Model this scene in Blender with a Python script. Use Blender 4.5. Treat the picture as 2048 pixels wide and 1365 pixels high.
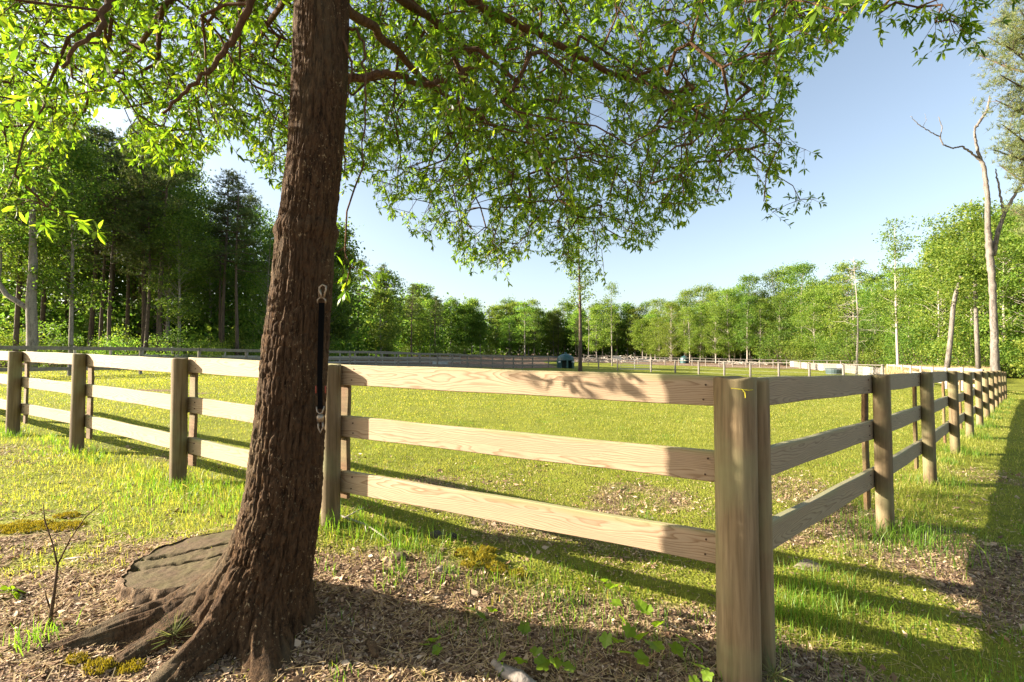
import bpy, math, random
import numpy as np
from mathutils import Vector, Matrix

random.seed(11); RNG = np.random.default_rng(11)
R = math.radians
scene = bpy.context.scene
for o in list(bpy.data.objects): bpy.data.objects.remove(o)

# ------------------------------------------------------------------ camera
CAM_Z = 1.42                       # eye height above the datum
FPX = 938.0                        # focal length in photo pixels (2048 wide)
PITCH = R(1.8)
cam = bpy.data.cameras.new('camera'); cam_o = bpy.data.objects.new('camera', cam)
scene.collection.objects.link(cam_o)
cam.sensor_width = 36; cam.lens = 36*FPX/2048; cam.clip_start = .05; cam.clip_end = 3000
cam_o.location = (0, 0, CAM_Z); cam_o.rotation_euler = (R(90)+PITCH, 0, 0)
scene.camera = cam_o
scene.render.resolution_x = 1024; scene.render.resolution_y = 682

# ------------------------------------------------------------------ world + sun
SUN_EL = R(22)
SUN_DIR = Vector((-.9993, .036, 0)).normalized()*math.cos(SUN_EL) + Vector((0, 0, math.sin(SUN_EL)))
w = bpy.data.worlds.new('World'); scene.world = w; w.use_nodes = True
nt = w.node_tree; nt.nodes.clear()
sky = nt.nodes.new('ShaderNodeTexSky'); sky.sky_type = 'NISHITA'; sky.sun_disc = False
sky.sun_elevation = SUN_EL; sky.sun_rotation = math.atan2(SUN_DIR.x, SUN_DIR.y)
sky.air_density = 1.0; sky.dust_density = 1.8; sky.ozone_density = 1.0
bg = nt.nodes.new('ShaderNodeBackground'); bg.inputs[1].default_value = .066
wo = nt.nodes.new('ShaderNodeOutputWorld')
tint = nt.nodes.new('ShaderNodeMix'); tint.data_type = 'RGBA'; tint.blend_type = 'MULTIPLY'; tint.inputs[0].default_value = 1; tint.inputs[7].default_value = (1.0, .985, .94, 1)
nt.links.new(sky.outputs[0], tint.inputs[6]); hsv = nt.nodes.new('ShaderNodeHueSaturation'); hsv.inputs['Saturation'].default_value = .82; nt.links.new(tint.outputs[2], hsv.inputs['Color']); nt.links.new(hsv.outputs[0], bg.inputs[0]); nt.links.new(bg.outputs[0], wo.inputs[0])
sl = bpy.data.lights.new('sun', 'SUN'); sl.energy = 5.0; sl.angle = R(.5); sl.color = (1, .89, .74)
so = bpy.data.objects.new('sun', sl); scene.collection.objects.link(so)
so.rotation_euler = SUN_DIR.to_track_quat('Z', 'Y').to_euler(); so.location = (-20, 5, 30)
vs = scene.view_settings
vs.view_transform = 'Standard'; vs.look = 'None'; vs.exposure = 2.2; vs.gamma = 1; vs.use_curve_mapping = False
scene.render.engine = 'CYCLES'
scene.cycles.max_bounces = 5; scene.cycles.diffuse_bounces = 2; scene.cycles.transmission_bounces = 3
scene.cycles.transparent_max_bounces = 4

# ------------------------------------------------------------------ helpers
COL = scene.collection
def link(o): COL.objects.link(o); return o
def tag(o, label=None, cat=None, group=None, kind=None):
    if label: o['label'] = label
    if cat: o['category'] = cat
    if group: o['group'] = group
    if kind: o['kind'] = kind
    return o
def at(px, py, d):
    """point seen at photo pixel (px,py) at depth d (world y)"""
    up = (682.5-py)/FPX; c, s = math.cos(PITCH), math.sin(PITCH)
    y = c-up*s; z = s+up*c
    return Vector(((px-1024)/FPX*d/y, d, CAM_Z+z*d/y))
def proj(P):
    P = np.asarray(P, float); c, s = math.cos(PITCH), math.sin(PITCH)
    z = P[..., 2]-CAM_Z; y = P[..., 1]
    f = y*c+z*s; u = -y*s+z*c
    f = np.where(f > .05, f, .05)
    return 1024+FPX*P[..., 0]/f, 682.5-FPX*u/f
def npmesh(name, V, F, mat=None, smooth=False):
    """V (n,3), F (m,k) faces of constant size k"""
    V = np.ascontiguousarray(V, np.float32); F = np.ascontiguousarray(F, np.int32)
    me = bpy.data.meshes.new(name); k = F.shape[1]; m = F.shape[0]
    me.vertices.add(len(V)); me.vertices.foreach_set('co', V.ravel())
    me.loops.add(m*k); me.loops.foreach_set('vertex_index', F.ravel())
    me.polygons.add(m)
    me.polygons.foreach_set('loop_start', np.arange(0, m*k, k, dtype=np.int32))
    me.polygons.foreach_set('loop_total', np.full(m, k, np.int32))
    if smooth: me.polygons.foreach_set('use_smooth', np.ones(m, bool))
    me.update(calc_edges=True)
    if mat: me.materials.append(mat)
    return me
def obj(name, me, parent=None, M=None):
    o = bpy.data.objects.new(name, me); link(o)
    if parent is not None:
        o.parent = parent
        o.matrix_local = Matrix.Translation(-parent.location) @ (M or Matrix())
    elif M is not None: o.matrix_world = M
    return o
def empty(name, loc):
    o = bpy.data.objects.new(name, None); o.empty_display_size = .1; o.location = loc; return link(o)

class MB:
    def __init__(s): s.v = []; s.f = []
    def tube(s, pts, rad, n=8, cap=True):
        pts = [Vector(p) for p in pts]; b = len(s.v); N = len(pts); up = Vector((0, 0, 1)); prev = None
        for i, p in enumerate(pts):
            t = (pts[min(i+1, N-1)]-pts[max(i-1, 0)])
            t = t.normalized() if t.length > 1e-9 else up
            a = prev if prev is not None else (Vector((1, 0, 0)) if abs(t.x) < .9 else up)
            a = (a-t*a.dot(t)).normalized(); prev = a; c = t.cross(a)
            r = rad[i] if hasattr(rad, '__len__') else rad
            for k in range(n):
                q = 2*math.pi*k/n; s.v.append(p+(a*math.cos(q)+c*math.sin(q))*r)
        for i in range(N-1):
            for k in range(n):
                s.f.append((b+i*n+k, b+i*n+(k+1) % n, b+(i+1)*n+(k+1) % n, b+(i+1)*n+k))
        if cap:
            s.f.append(tuple(b+k for k in range(n))[::-1]); s.f.append(tuple(b+(N-1)*n+k for k in range(n)))
        return s
    def box(s, c, d, rot=None, bev=0):
        b = len(s.v); c = Vector(c); x, y, z = d[0]/2, d[1]/2, d[2]/2
        for i in ((-1,-1,-1),(1,-1,-1),(1,1,-1),(-1,1,-1),(-1,-1,1),(1,-1,1),(1,1,1),(-1,1,1)):
            p = Vector((i[0]*x, i[1]*y, i[2]*z)); s.v.append(c+(rot @ p if rot else p))
        for f in ((0,3,2,1),(4,5,6,7),(0,1,5,4),(1,2,6,5),(2,3,7,6),(3,0,4,7)): s.f.append(tuple(b+k for k in f))
        return s
    def mesh(s, name, mat, smooth=False):
        me = bpy.data.meshes.new(name); me.from_pydata([tuple(v) for v in s.v], [], s.f)
        if smooth: me.polygons.foreach_set('use_smooth', np.ones(len(me.polygons), bool))
        me.update(); me.materials.append(mat); return me

# vectorised value noise
def _h(ix, iy, iz):
    n = (ix*374761393+iy*668265263+iz*2147483647) & 0xffffffff
    n = ((n ^ (n >> 13))*1274126177) & 0xffffffff
    return ((n ^ (n >> 16)) & 0xffff)/65535.0
def vnoise(x, y, z=0.0):
    x, y, z = np.broadcast_arrays(np.asarray(x, float), np.asarray(y, float), np.asarray(z, float))
    ix, iy, iz = np.floor(x).astype(np.int64), np.floor(y).astype(np.int64), np.floor(z).astype(np.int64)
    fx, fy, fz = x-ix, y-iy, z-iz
    fx, fy, fz = [t*t*(3-2*t) for t in (fx, fy, fz)]
    r = 0
    for a in (0, 1):
        for b in (0, 1):
            for c in (0, 1):
                r = r+_h(ix+a, iy+b, iz+c)*(fx if a else 1-fx)*(fy if b else 1-fy)*(fz if c else 1-fz)
    return r
def fbm(x, y, z=0.0, o=3):
    r = 0; a = .5; t = 0
    for i in range(o):
        r = r+a*vnoise(np.asarray(x)*2**i+i*17.3, np.asarray(y)*2**i+i*5.1, np.asarray(z)*2**i); t += a; a *= .5
    return r/t

# ------------------------------------------------------------------ terrain height
_TP = np.array([(1.0,2.1,-1.42),(-1.24,3.24,-1.15),(-3.04,4.31,-1.18),(-5.18,5.62,-1.15),(-6.96,6.58,-1.1),
 (2.86,3.64,-1.34),(4.46,5.05,-1.37),(6.39,6.81,-1.40),(8.5,8.7,-1.45),(-1.06,2.26,-1.195),(-1.7,1.85,-1.29),(-.4,1.5,-1.43),(2,1.5,-1.45),
 (-3,2,-1.22),(0,4.5,-1.30),(-18.6,19.7,-.80),(-8,36,-.95),(6,52,-1.3),(14,47,-1.6),(24,34,-1.85),(20.5,19.5,-1.78),(0,15,-1.33),(10,25,-1.7),
 (0,125,.2),(50,110,-1.5),(60,68,-2.0),(60,40,-2.1),(-40,30,-.4),(-40,5,-.8),(40,5,-2.0),(0,-20,-1.5),(-40,-40,-.8),(40,-40,-1.8),
 (-120,150,1),(160,160,-1),(-300,0,0),(300,0,-2),(0,400,2),(300,400,0),(-300,400,2)])
_TP[:, 2] += CAM_Z
def _ker(r): return np.sqrt(r*r+2.0)
def _fit():
    P = _TP[:, :2]; n = len(P)
    K = _ker(np.linalg.norm(P[:, None]-P[None], axis=2))+np.eye(n)*-.08
    A = np.zeros((n+3, n+3)); A[:n, :n] = K; A[:n, n] = 1; A[:n, n+1:] = P; A[n, :n] = 1; A[n+1:, :n] = P.T
    b = np.zeros(n+3); b[:n] = _TP[:, 2]
    return np.linalg.solve(A, b)
_TW = _fit()
def tz(x, y):
    x = np.asarray(x, float); y = np.asarray(y, float); n = len(_TP)
    r = np.sqrt((x[..., None]-_TP[:, 0])**2+(y[..., None]-_TP[:, 1])**2)
    z = _ker(r) @ _TW[:n]+_TW[n]+_TW[n+1]*x+_TW[n+2]*y
    near = np.exp(-((x**2+(y-3)**2)/200))
    return z+near*(.045*(fbm(x*1.3+9, y*1.3+4, 0, 2)-.5)+.02*(vnoise(x*5, y*5, 3)-.5))+(1-near)*.12*(vnoise(x*.25, y*.25, 7)-.5)
def gz(x, y): return float(tz(np.array([x]), np.array([y]))[0])

# fence lines (plan): posts stand on these
LEFT = [(1.00, 2.11), (-1.238, 3.236), (-3.04, 4.31), (-5.18, 5.62), (-6.96, 6.58), (-9.0, 7.8), (-11.0, 9.1)]
RIGHT = [(1.150, 2.195), (2.86, 3.64), (4.46, 5.05), (6.39, 6.81)] + [(6.39+1.76*i, 6.81+1.59*i) for i in range(1, 9)]
def dist_line(x, y, L):
    d = np.full(np.shape(x), 1e9)
    for (a, b), (c, e) in zip(L[:-1], L[1:]):
        ux, uy = c-a, e-b; q = np.clip(((x-a)*ux+(y-b)*uy)/(ux*ux+uy*uy), 0, 1)
        d = np.minimum(d, np.hypot(x-a-q*ux, y-b-q*uy))
    return d
def dirt(x, y):
    """1 where the ground is bare litter, 0 where turf"""
    n = fbm(x*.9+3, y*.9+8, 1, 3)-.5
    edge = np.interp(x, [-4.5, -2.2, -1.4, -.6, .3, 1.0, 1.6], [2.9, 3.05, 3.3, 3.2, 2.95, 2.55, 1.95])
    m = np.clip((edge+1.7*n-y)/.6+.5, 0, 1)
    # worn patch just inside the corner
    m2 = np.clip((1.35+2.4*n-np.hypot((x-.3)*.6, y-3.8))/.9, 0, 1)*.8
    m3 = np.clip((fbm(x*.7+40, y*.7+11, 2, 3)-.60)*6, 0, .6)*np.clip((9-y)/5, 0, 1)
    # outside the right-hand fence: leafier, half bare
    m4 = np.clip((.95+2.4*n-np.hypot((x-2.2)*.55, (y-1.8)*.8))/.8, 0, 1)*.65
    # forest floor and dirt yard beyond the far paddock
    far = np.clip((y+.55*x-78+18*n)/10, 0, 1)*np.clip((x+12)/10, 0, 1)
    left = np.clip((y-25.5-(x+30)*.62+6*n)/3, 0, 1)*(x < 5)
    track = np.clip(1-np.abs(y-(14.8-.33*(x+14)+1.5*n))/.8, 0, 1)*(x < -8.5)
    return np.clip(np.maximum.reduce([m, m2, m3, m4, far, left, track*.8]), 0, 1)

# ------------------------------------------------------------------ materials
def mat(name):
    m = bpy.data.materials.new(name); m.use_nodes = True; n = m.node_tree; n.nodes.clear()
    out = n.nodes.new('ShaderNodeOutputMaterial'); return m, n, out
class G:
    def __init__(s, name): s.m, s.t, s.out = mat(name)
    def n(s, typ, **kw):
        x = s.t.nodes.new('ShaderNode'+typ)
        for k, v in kw.items():
            if k.startswith('i_'):
                key = k[2:]; key = int(key) if key.isdigit() else key.replace('_', ' ')
                s.put(x.inputs[key], v)
            else: setattr(x, k, v)
        return x
    def put(s, sock, v):
        if hasattr(v, 'is_output') or isinstance(v, bpy.types.NodeSocket): s.t.links.new(v, sock)
        else: sock.default_value = v
    def math(s, op, a, b=0.0, c=None):
        x = s.t.nodes.new('ShaderNodeMath'); x.operation = op; s.put(x.inputs[0], a); s.put(x.inputs[1], b)
        if c is not None: s.put(x.inputs[2], c)
        return x.outputs[0]
    def ramp(s, fac, stops, interp='LINEAR'):
        x = s.t.nodes.new('ShaderNodeValToRGB'); s.put(x.inputs[0], fac); e = x.color_ramp.elements; x.color_ramp.interpolation = interp
        while len(e) < len(stops): e.new(.5)
        for q, (p, c) in zip(e, stops): q.position = p; q.color = (*c, 1) if len(c) == 3 else c
        return x.outputs[0]
    def mix(s, f, a, b, typ='MIX'):
        x = s.t.nodes.new('ShaderNodeMix'); x.data_type = 'RGBA'; x.blend_type = typ
        s.put(x.inputs[0], f); s.put(x.inputs[6], a if not isinstance(a, tuple) else (*a, 1)[:4]); s.put(x.inputs[7], b if not isinstance(b, tuple) else (*b, 1)[:4])
        return x.outputs[2]
    def noise(s, vec, scale, detail=4, rough=.55, dist=0):
        x = s.n('TexNoise'); s.put(x.inputs['Vector'], vec); x.inputs['Scale'].default_value = scale
        x.inputs['Detail'].default_value = detail; x.inputs['Roughness'].default_value = rough; x.inputs['Distortion'].default_value = dist
        return x.outputs[0]
    def vmul(s, v, k):
        x = s.t.nodes.new('ShaderNodeVectorMath'); x.operation = 'MULTIPLY'; s.put(x.inputs[0], v); s.put(x.inputs[1], k); return x.outputs[0]
    def vadd(s, v, k):
        x = s.t.nodes.new('ShaderNodeVectorMath'); x.operation = 'ADD'; s.put(x.inputs[0], v); s.put(x.inputs[1], k); return x.outputs[0]
    def bsdf(s, color, rough=.8, spec=.3, bump=None, bstr=.3, bdist=.01, metal=0):
        p = s.t.nodes.new('ShaderNodeBsdfPrincipled'); s.put(p.inputs['Base Color'], color if not isinstance(color, tuple) else (*color, 1)[:4])
        s.put(p.inputs['Roughness'], rough); p.inputs['Specular IOR Level'].default_value = spec; p.inputs['Metallic'].default_value = metal
        if bump is not None:
            b = s.t.nodes.new('ShaderNodeBump'); b.inputs['Strength'].default_value = bstr; b.inputs['Distance'].default_value = bdist
            s.put(b.inputs['Height'], bump); s.t.links.new(b.outputs[0], p.inputs['Normal'])
        return p.outputs[0]
    def done(s, sh): s.t.links.new(sh, s.out.inputs[0]); return s.m

def leaf_mat(name, stops, trans, tf=.45, rough=.5, spec=.25, objvar=.0, patchy=None):
    g = G(name); geo = g.n('NewGeometry'); rnd = geo.outputs['Random Per Island']
    col = g.ramp(rnd, stops)
    if patchy:
        tc = g.n('TexCoord'); pn = g.noise(g.vmul(tc.outputs['Object'], (1, 1.6, 0)), .8, 5, .65)
        col = g.mix(g.ramp(pn, [(.42, (0,)*3), (.66, (.75,)*3)]), col, patchy[0]); col = g.mix(g.ramp(pn, [(.30, (.7,)*3), (.46, (0,)*3)]), col, patchy[1])
    if objvar:
        oi = g.n('ObjectInfo'); hs = g.n('HueSaturation')
        g.put(hs.inputs['Hue'], g.math('MULTIPLY_ADD', oi.outputs['Random'], objvar*.05, .5-objvar*.025))
        g.put(hs.inputs['Value'], g.math('MULTIPLY_ADD', oi.outputs['Random'], objvar*.8, 1-objvar*.4)); g.put(hs.inputs['Color'], col); col = hs.outputs[0]
    p = g.bsdf(col, rough, spec)
    t = g.n('BsdfTranslucent'); g.put(t.inputs[0], g.mix(1.0, col, trans, 'MULTIPLY'))
    m = g.n('MixShader'); m.inputs[0].default_value = tf; g.t.links.new(p, m.inputs[1]); g.t.links.new(t.outputs[0], m.inputs[2])
    return g.done(m.outputs[0])

def wood_board(name, light, dark, knot, green=None, ring=.0105):
    g = G(name); tc = g.n('TexCoord'); oi = g.n('ObjectInfo')
    off = g.n('CombineXYZ'); g.put(off.inputs[0], g.math('MULTIPLY', oi.outputs['Random'], 37.0)); 
    v0 = g.vadd(tc.outputs['Object'], off.outputs[0])
    sep = g.n('SeparateXYZ'); g.put(sep.inputs[0], tc.outputs['Object'])
    # knots, in stretched board space
    vk = g.vmul(v0, (2.0, .0, 6.5)); vo = g.n('TexVoronoi'); g.put(vo.inputs['Vector'], vk); vo.inputs['Scale'].default_value = 1.0; vo.inputs['Randomness'].default_value = 1
    ks = g.n('SeparateColor'); g.put(ks.inputs[0], vo.outputs['Color'])
    kd = g.math('ADD', vo.outputs['Distance'], g.math('MULTIPLY', g.math('LESS_THAN', ks.outputs[0], .42), 2.0))
    swirl = g.math('POWER', 2.718, g.math('MULTIPLY', g.math('MULTIPLY', kd, kd), -30.0))
    nz = g.noise(g.vmul(v0, (1.1, 3, 6)), 1.0, 3, .5)
    nf = g.noise(g.vmul(v0, (4, 30, 60)), 1.0, 3, .6)
    yy = g.math('ADD', sep.outputs[1], .03)
    zz = g.math('ADD', sep.outputs[2], g.math('MULTIPLY_ADD', oi.outputs['Random'], .12, -.06))
    r = g.math('SQRT', g.math('ADD', g.math('MULTIPLY', yy, yy), g.math('MULTIPLY', zz, zz)))
    r = g.math('ADD', r, g.math('MULTIPLY', nz, .16)); r = g.math('ADD', r, g.math('MULTIPLY', swirl, .03)); r = g.math('ADD', r, g.math('MULTIPLY', nf, .004))
    ph = g.math('FRACT', g.math('DIVIDE', r, ring))
    col = g.ramp(ph, [(0, light), (.55, tuple(.85*a+.15*b for a, b in zip(light, dark))), (.88, dark), (1, light)])
    col = g.mix(g.ramp(kd, [(.0, (1, 1, 1)), (.075, (.9,)*3), (.14, (0, 0, 0))]), col, knot)
    wn = g.noise(g.vmul(v0, (.9, 1, 2.5)), 1.6, 4)
    col = g.mix(g.ramp(wn, [(.35, (0, 0, 0)), (.75, (.55,)*3)]), col, tuple(c*.62 for c in light))
    fine = g.noise(g.vmul(v0, (9, 120, 190)), 1.0, 3, .7)
    col = g.mix(.35, col, g.ramp(fine, [(.3, (.45,)*3), (.7, (1.0,)*3)]), 'MULTIPLY')
    if green:
        up = g.ramp(g.math('ADD', sep.outputs[2], g.math('MULTIPLY', g.math('SUBTRACT', wn, .5), .06)), [(.50, (0, 0, 0)), (.58, (.8,)*3)])
        zt = g.math('MULTIPLY_ADD', sep.outputs[2], 1.0, .5)
        up = g.ramp(g.math('ADD', zt, g.math('MULTIPLY', g.math('SUBTRACT', wn, .5), .10)), [(.545, (0, 0, 0)), (.575, (.7,)*3)])
        col = g.mix(up, col, green)
    b = g.math('ADD', g.math('MULTIPLY', ph, .4), fine)
    return g.done(g.bsdf(col, .72, .3, b, .35, .003))

def wood_post(name, a, b, c):
    g = G(name); tc = g.n('TexCoord'); oi = g.n('ObjectInfo')
    off = g.n('CombineXYZ'); g.put(off.inputs[2], g.math('MULTIPLY', oi.outputs['Random'], 51.0)); v = g.vadd(tc.outputs['Object'], off.outputs[0])
    n1 = g.noise(g.vmul(v, (14, 14, 1.1)), 1.0, 5, .62, .4); n2 = g.noise(g.vmul(v, (70, 70, 3)), 1.0, 4, .7); n3 = g.noise(v, 3.0, 4)
    col = g.ramp(n1, [(.32, a), (.5, b), (.68, c)])
    col = g.mix(.55, col, g.ramp(n2, [(.34, (.38,)*3), (.62, (1,)*3)]), 'MULTIPLY')
    col = g.mix(g.ramp(n3, [(.45, (0,)*3), (.7, (.6,)*3)]), col, (.20, .21, .10))
    crack = g.ramp(g.noise(g.vmul(v, (34, 34, .7)), 1.0, 2, .4), [(.25, (0,)*3), (.31, (1,)*3)])
    col = g.mix(1.0, col, g.mix(crack, (.55, .5, .46), (1, 1, 1)), 'MULTIPLY')
    h = g.math('ADD', g.math('MULTIPLY', n2, .5), crack)
    return g.done(g.bsdf(col, .8, .25, h, .6, .004))

def simple(name, col, rough=.6, spec=.4, metal=0, var=.25, scale=14, bump=.0):
    g = G(name); tc = g.n('TexCoord'); n = g.noise(tc.outputs['Object'], scale, 5, .6)
    c = g.mix(1.0, col, g.ramp(n, [(.3, (1-var,)*3), (.7, (1,)*3)]), 'MULTIPLY')
    return g.done(g.bsdf(c, rough, spec, n, bump, .004, metal))

def bark_mat(name, lo, hi, scale=1.0, lichen=None, patch=0.0, bstr=.8):
    g = G(name); tc = g.n('TexCoord'); v = tc.outputs['Object']
    n1 = g.noise(g.vmul(v, (38*scale, 38*scale, 9*scale)), 1.0, 6, .65, .3); n2 = g.noise(g.vmul(v, (120*scale,)*2+(40*scale,)), 1.0, 4, .65)
    n3 = g.noise(v, 4*scale, 4)
    col = g.ramp(g.math('MULTIPLY_ADD', n2, .4, g.math('MULTIPLY', n1, .7)), [(.42, lo), (.62, hi)])
    col = g.mix(g.ramp(n3, [(.4, (0,)*3), (.7, (.6,)*3)]), col, tuple(.7*x for x in hi))
    if lichen:
        ln = g.noise(g.vmul(v, (95, 95, 60)), 1.0, 3, .6); lm = g.math('MULTIPLY', g.ramp(ln, [(.62, (0,)*3), (.66, (1,)*3)]), g.ramp(g.noise(v, 5, 3), [(.42, (0,)*3), (.6, (1,)*3)]))
        col = g.mix(lm, col, lichen)
    if patch:
        col = g.mix(g.ramp(g.noise(g.vmul(v, (3, 3, 1)), 1.2, 4), [(.5, (0,)*3), (.62, (patch,)*3)]), col, (.095, .078, .045))
    return g.done(g.bsdf(col, .9, .15, g.math('ADD', n1, g.math('MULTIPLY', n2, .5)), bstr, .012))

def ground_mat():
    g = G('ground_turf_and_soil'); tc = g.n('TexCoord'); v = tc.outputs['Object']
    at_ = g.n('Attribute'); at_.attribute_name = 'dirt'; d = at_.outputs['Fac']
    n1 = g.noise(v, .35, 5, .6); n2 = g.noise(v, 5.5, 5, .65); n3 = g.noise(v, 42, 4, .7)
    grass = g.ramp(n2, [(.3, (.12, .14, .016)), (.55, (.20, .225, .025)), (.75, (.28, .27, .05))])
    grass = g.mix(g.ramp(n1, [(.4, (0,)*3), (.65, (.6,)*3)]), grass, (.25, .25, .04))
    grass = g.mix(.6, grass, g.ramp(n3, [(.3, (.4,)*3), (.65, (1,)*3)]), 'MULTIPLY')
    vo = g.n('TexVoronoi'); g.put(vo.inputs['Vector'], v); vo.inputs['Scale'].default_value = 55
    sc = g.n('SeparateColor'); g.put(sc.inputs[0], vo.outputs['Color'])
    soil = g.ramp(sc.outputs[0], [(0, (.08, .05, .03)), (.4, (.18, .115, .07)), (.75, (.30, .20, .13)), (1, (.42, .31, .21))])
    soil = g.mix(.6, soil, g.ramp(n3, [(.3, (.35,)*3), (.7, (1,)*3)]), 'MULTIPLY')
    dm = g.ramp(g.math('ADD', d, g.math('MULTIPLY', g.math('SUBTRACT', n2, .5), .7)), [(.35, (0,)*3), (.62, (1,)*3)])
    col = g.mix(dm, grass, soil)
    h = g.math('ADD', g.math('MULTIPLY', n3, .6), g.math('MULTIPLY', vo.outputs['Distance'], .6))
    return g.done(g.bsdf(col, .95, .1, h, .9, .02))

M_GROUND = ground_mat()
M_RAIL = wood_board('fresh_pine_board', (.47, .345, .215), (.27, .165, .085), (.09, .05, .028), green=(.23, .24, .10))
M_RAILG = wood_board('shaded_pine_board', (.33, .265, .17), (.19, .135, .08), (.07, .045, .03), green=(.25, .25, .13))  # darker copy of the pine boards, the right run's shade put into the colour
M_BATTEN = wood_post('batten_wood', (.13, .075, .035), (.18, .105, .05), (.23, .14, .07))
M_POST = wood_post('treated_round_post', (.115, .082, .042), (.175, .125, .066), (.24, .178, .10))
M_POSTC = wood_post('corner_post_wood', (.135, .095, .046), (.21, .15, .078), (.29, .215, .12))
M_OLD = simple('grey_weathered_wood', (.26, .23, .19), .85, .2, 0, .45, 9, .3)
M_OLDPALE = simple('pale_weathered_wood', (.42, .38, .31), .85, .2, 0, .35, 9, .3)
M_BARK = bark_mat('oak_bark', (.013, .0075, .0037), (.092, .052, .025), 1.7, (.30, .22, .12), .45)
M_LIMB = bark_mat('limb_bark', (.05, .027, .014), (.15, .085, .045), 1.6)
M_ROOT = bark_mat('root_bark', (.03, .018, .01), (.15, .095, .052), 1.5, (.30, .23, .14), .15)
M_GREYBARK = bark_mat('grey_bark', (.10, .085, .07), (.30, .26, .22), .30, None, 0, .8)
M_DARKBARK = bark_mat('dark_bark', (.045, .033, .025), (.13, .095, .07), .3)
M_SNAG = bark_mat('dead_wood_bark', (.055, .047, .04), (.215, .185, .155), .22, None, 0, 1.0)
M_PALEBARK = bark_mat('pale_bark', (.22, .19, .15), (.46, .40, .33), .35)
M_OAKLEAF = leaf_mat('oak_leaf', [(0, (.032, .068, .010)), (.45, (.072, .13, .014)), (.8, (.125, .185, .018)), (.95, (.17, .225, .025)), (1, (.23, .25, .03))], (2.6, 2.65, .9), .55, .42, .35)
def far_leaf(n, k, tf=.4, y=0):
    return leaf_mat(n, [(0, (.040*k, .085*k, .014*k)), (.45, ((.068+y)*k, .130*k, .018*k)), (.8, ((.10+y)*k, .165*k, .024*k)), (1, ((.15+y)*k, .19*k, .035*k))], (1.9, 2.0, 1.2), tf, .6, .2, .5)
M_LEAF_A = far_leaf('broadleaf_mid_green', 1.1, .45, .008); M_LEAF_B = far_leaf('broadleaf_spring_green', 1.55, .45, .016); M_LEAF_C = far_leaf('broadleaf_olive', 1.4, .4, .032)
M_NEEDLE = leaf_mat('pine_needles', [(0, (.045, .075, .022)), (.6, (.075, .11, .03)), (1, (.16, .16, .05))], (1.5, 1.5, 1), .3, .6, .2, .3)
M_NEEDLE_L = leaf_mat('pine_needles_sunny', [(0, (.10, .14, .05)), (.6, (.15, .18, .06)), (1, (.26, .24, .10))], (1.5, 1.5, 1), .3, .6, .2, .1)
M_GRASS = leaf_mat('grass_blades', [(0, (.11, .14, .014)), (.5, (.175, .215, .025)), (.8, (.25, .28, .042)), (.93, (.42, .36, .09)), (1, (.48, .37, .18))], (2.0, 1.9, .9), .45, .5, .3, 0, ((.27, .275, .06), (.11, .155, .025)))
M_TUFT = leaf_mat('lush_grass', [(0, (.07, .15, .015)), (.6, (.11, .21, .02)), (1, (.19, .27, .035))], (2.0, 2.1, .9), .45, .45, .35)
M_STRAW = leaf_mat('dry_straw', [(0, (.36, .27, .13)), (.6, (.50, .38, .20)), (1, (.6, .48, .28))], (1.2, 1.1, .8), .35, .7, .2)
M_LITTER = leaf_mat('leaf_litter', [(0, (.07, .043, .026)), (.3, (.20, .125, .075)), (.65, (.37, .255, .16)), (.9, (.52, .39, .27)), (1, (.62, .51, .39))], (1, .8, .6), .12, .8, .15)
M_MOSS = leaf_mat('moss', [(0, (.15, .125, .014)), (.6, (.26, .215, .022)), (1, (.37, .30, .04))], (1.4, 1.3, .6), .3, .9, .1)
M_VINE = leaf_mat('seedling_leaf', [(0, (.11, .19, .015)), (.6, (.17, .26, .02)), (1, (.27, .30, .03))], (2.0, 2.0, .8), .5, .4, .35)

# ------------------------------------------------------------------ ground sheet
def build_ground():
    n = 300; k = 7.4
    s = np.linspace(-1, 1, n); sx = 420*np.sinh(k*s)/math.sinh(k)
    X, Y = np.meshgrid(sx, sx+3.0); x = X.ravel(); y = Y.ravel(); z = tz(x, y)
    idx = np.arange(n*n).reshape(n, n)
    F = np.stack([idx[:-1, :-1], idx[:-1, 1:], idx[1:, 1:], idx[1:, :-1]], -1).reshape(-1, 4)
    me = npmesh('ground', np.stack([x, y, z], 1), F, M_GROUND, True)
    a = me.attributes.new('dirt', 'FLOAT', 'POINT'); a.data.foreach_set('value', dirt(x, y).astype(np.float32))
    o = obj('ground', me); tag(o, 'grassy paddock ground with bare leaf-strewn soil round the tree', None, None, 'structure')
build_ground()

# ------------------------------------------------------------------ near fence
def board_mesh(L, h=.14, t=.038, mat=None, seed=0, cut=False):
    """board along local X, height on Z, soft edges and a slight natural warp"""
    rs = np.random.default_rng(seed); n = 15; b = .004
    prof = [(-t/2, -h/2+b), (-t/2+b, -h/2), (t/2-b, -h/2), (t/2, -h/2+b), (t/2, h/2-b), (t/2-b, h/2), (-t/2+b, h/2), (-t/2, h/2-b)]
    xs = np.linspace(-L/2, L/2, n); V = []; F = []
    w1 = rs.uniform(-.006, .006); w2 = rs.uniform(-.004, .004); ph = rs.uniform(0, 6)
    for x in xs:
        u = x/L*2
        for y, z in prof: V.append((x, y+w1*(1-u*u)+.0015*math.sin(5*u+ph), z+w2*(1-u*u)+.002*math.sin(7*u+ph+z*20)))
    for i in range(n-1):
        for k in range(8): F.append((i*8+k, i*8+(k+1) % 8, (i+1)*8+(k+1) % 8, (i+1)*8+k))
    F.append(tuple(range(8))[::-1]); F.append(tuple((n-1)*8+k for k in range(8)))
    me = bpy.data.meshes.new('rail'); me.from_pydata(V, [], F); me.update(); me.materials.append(mat); return me
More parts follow.
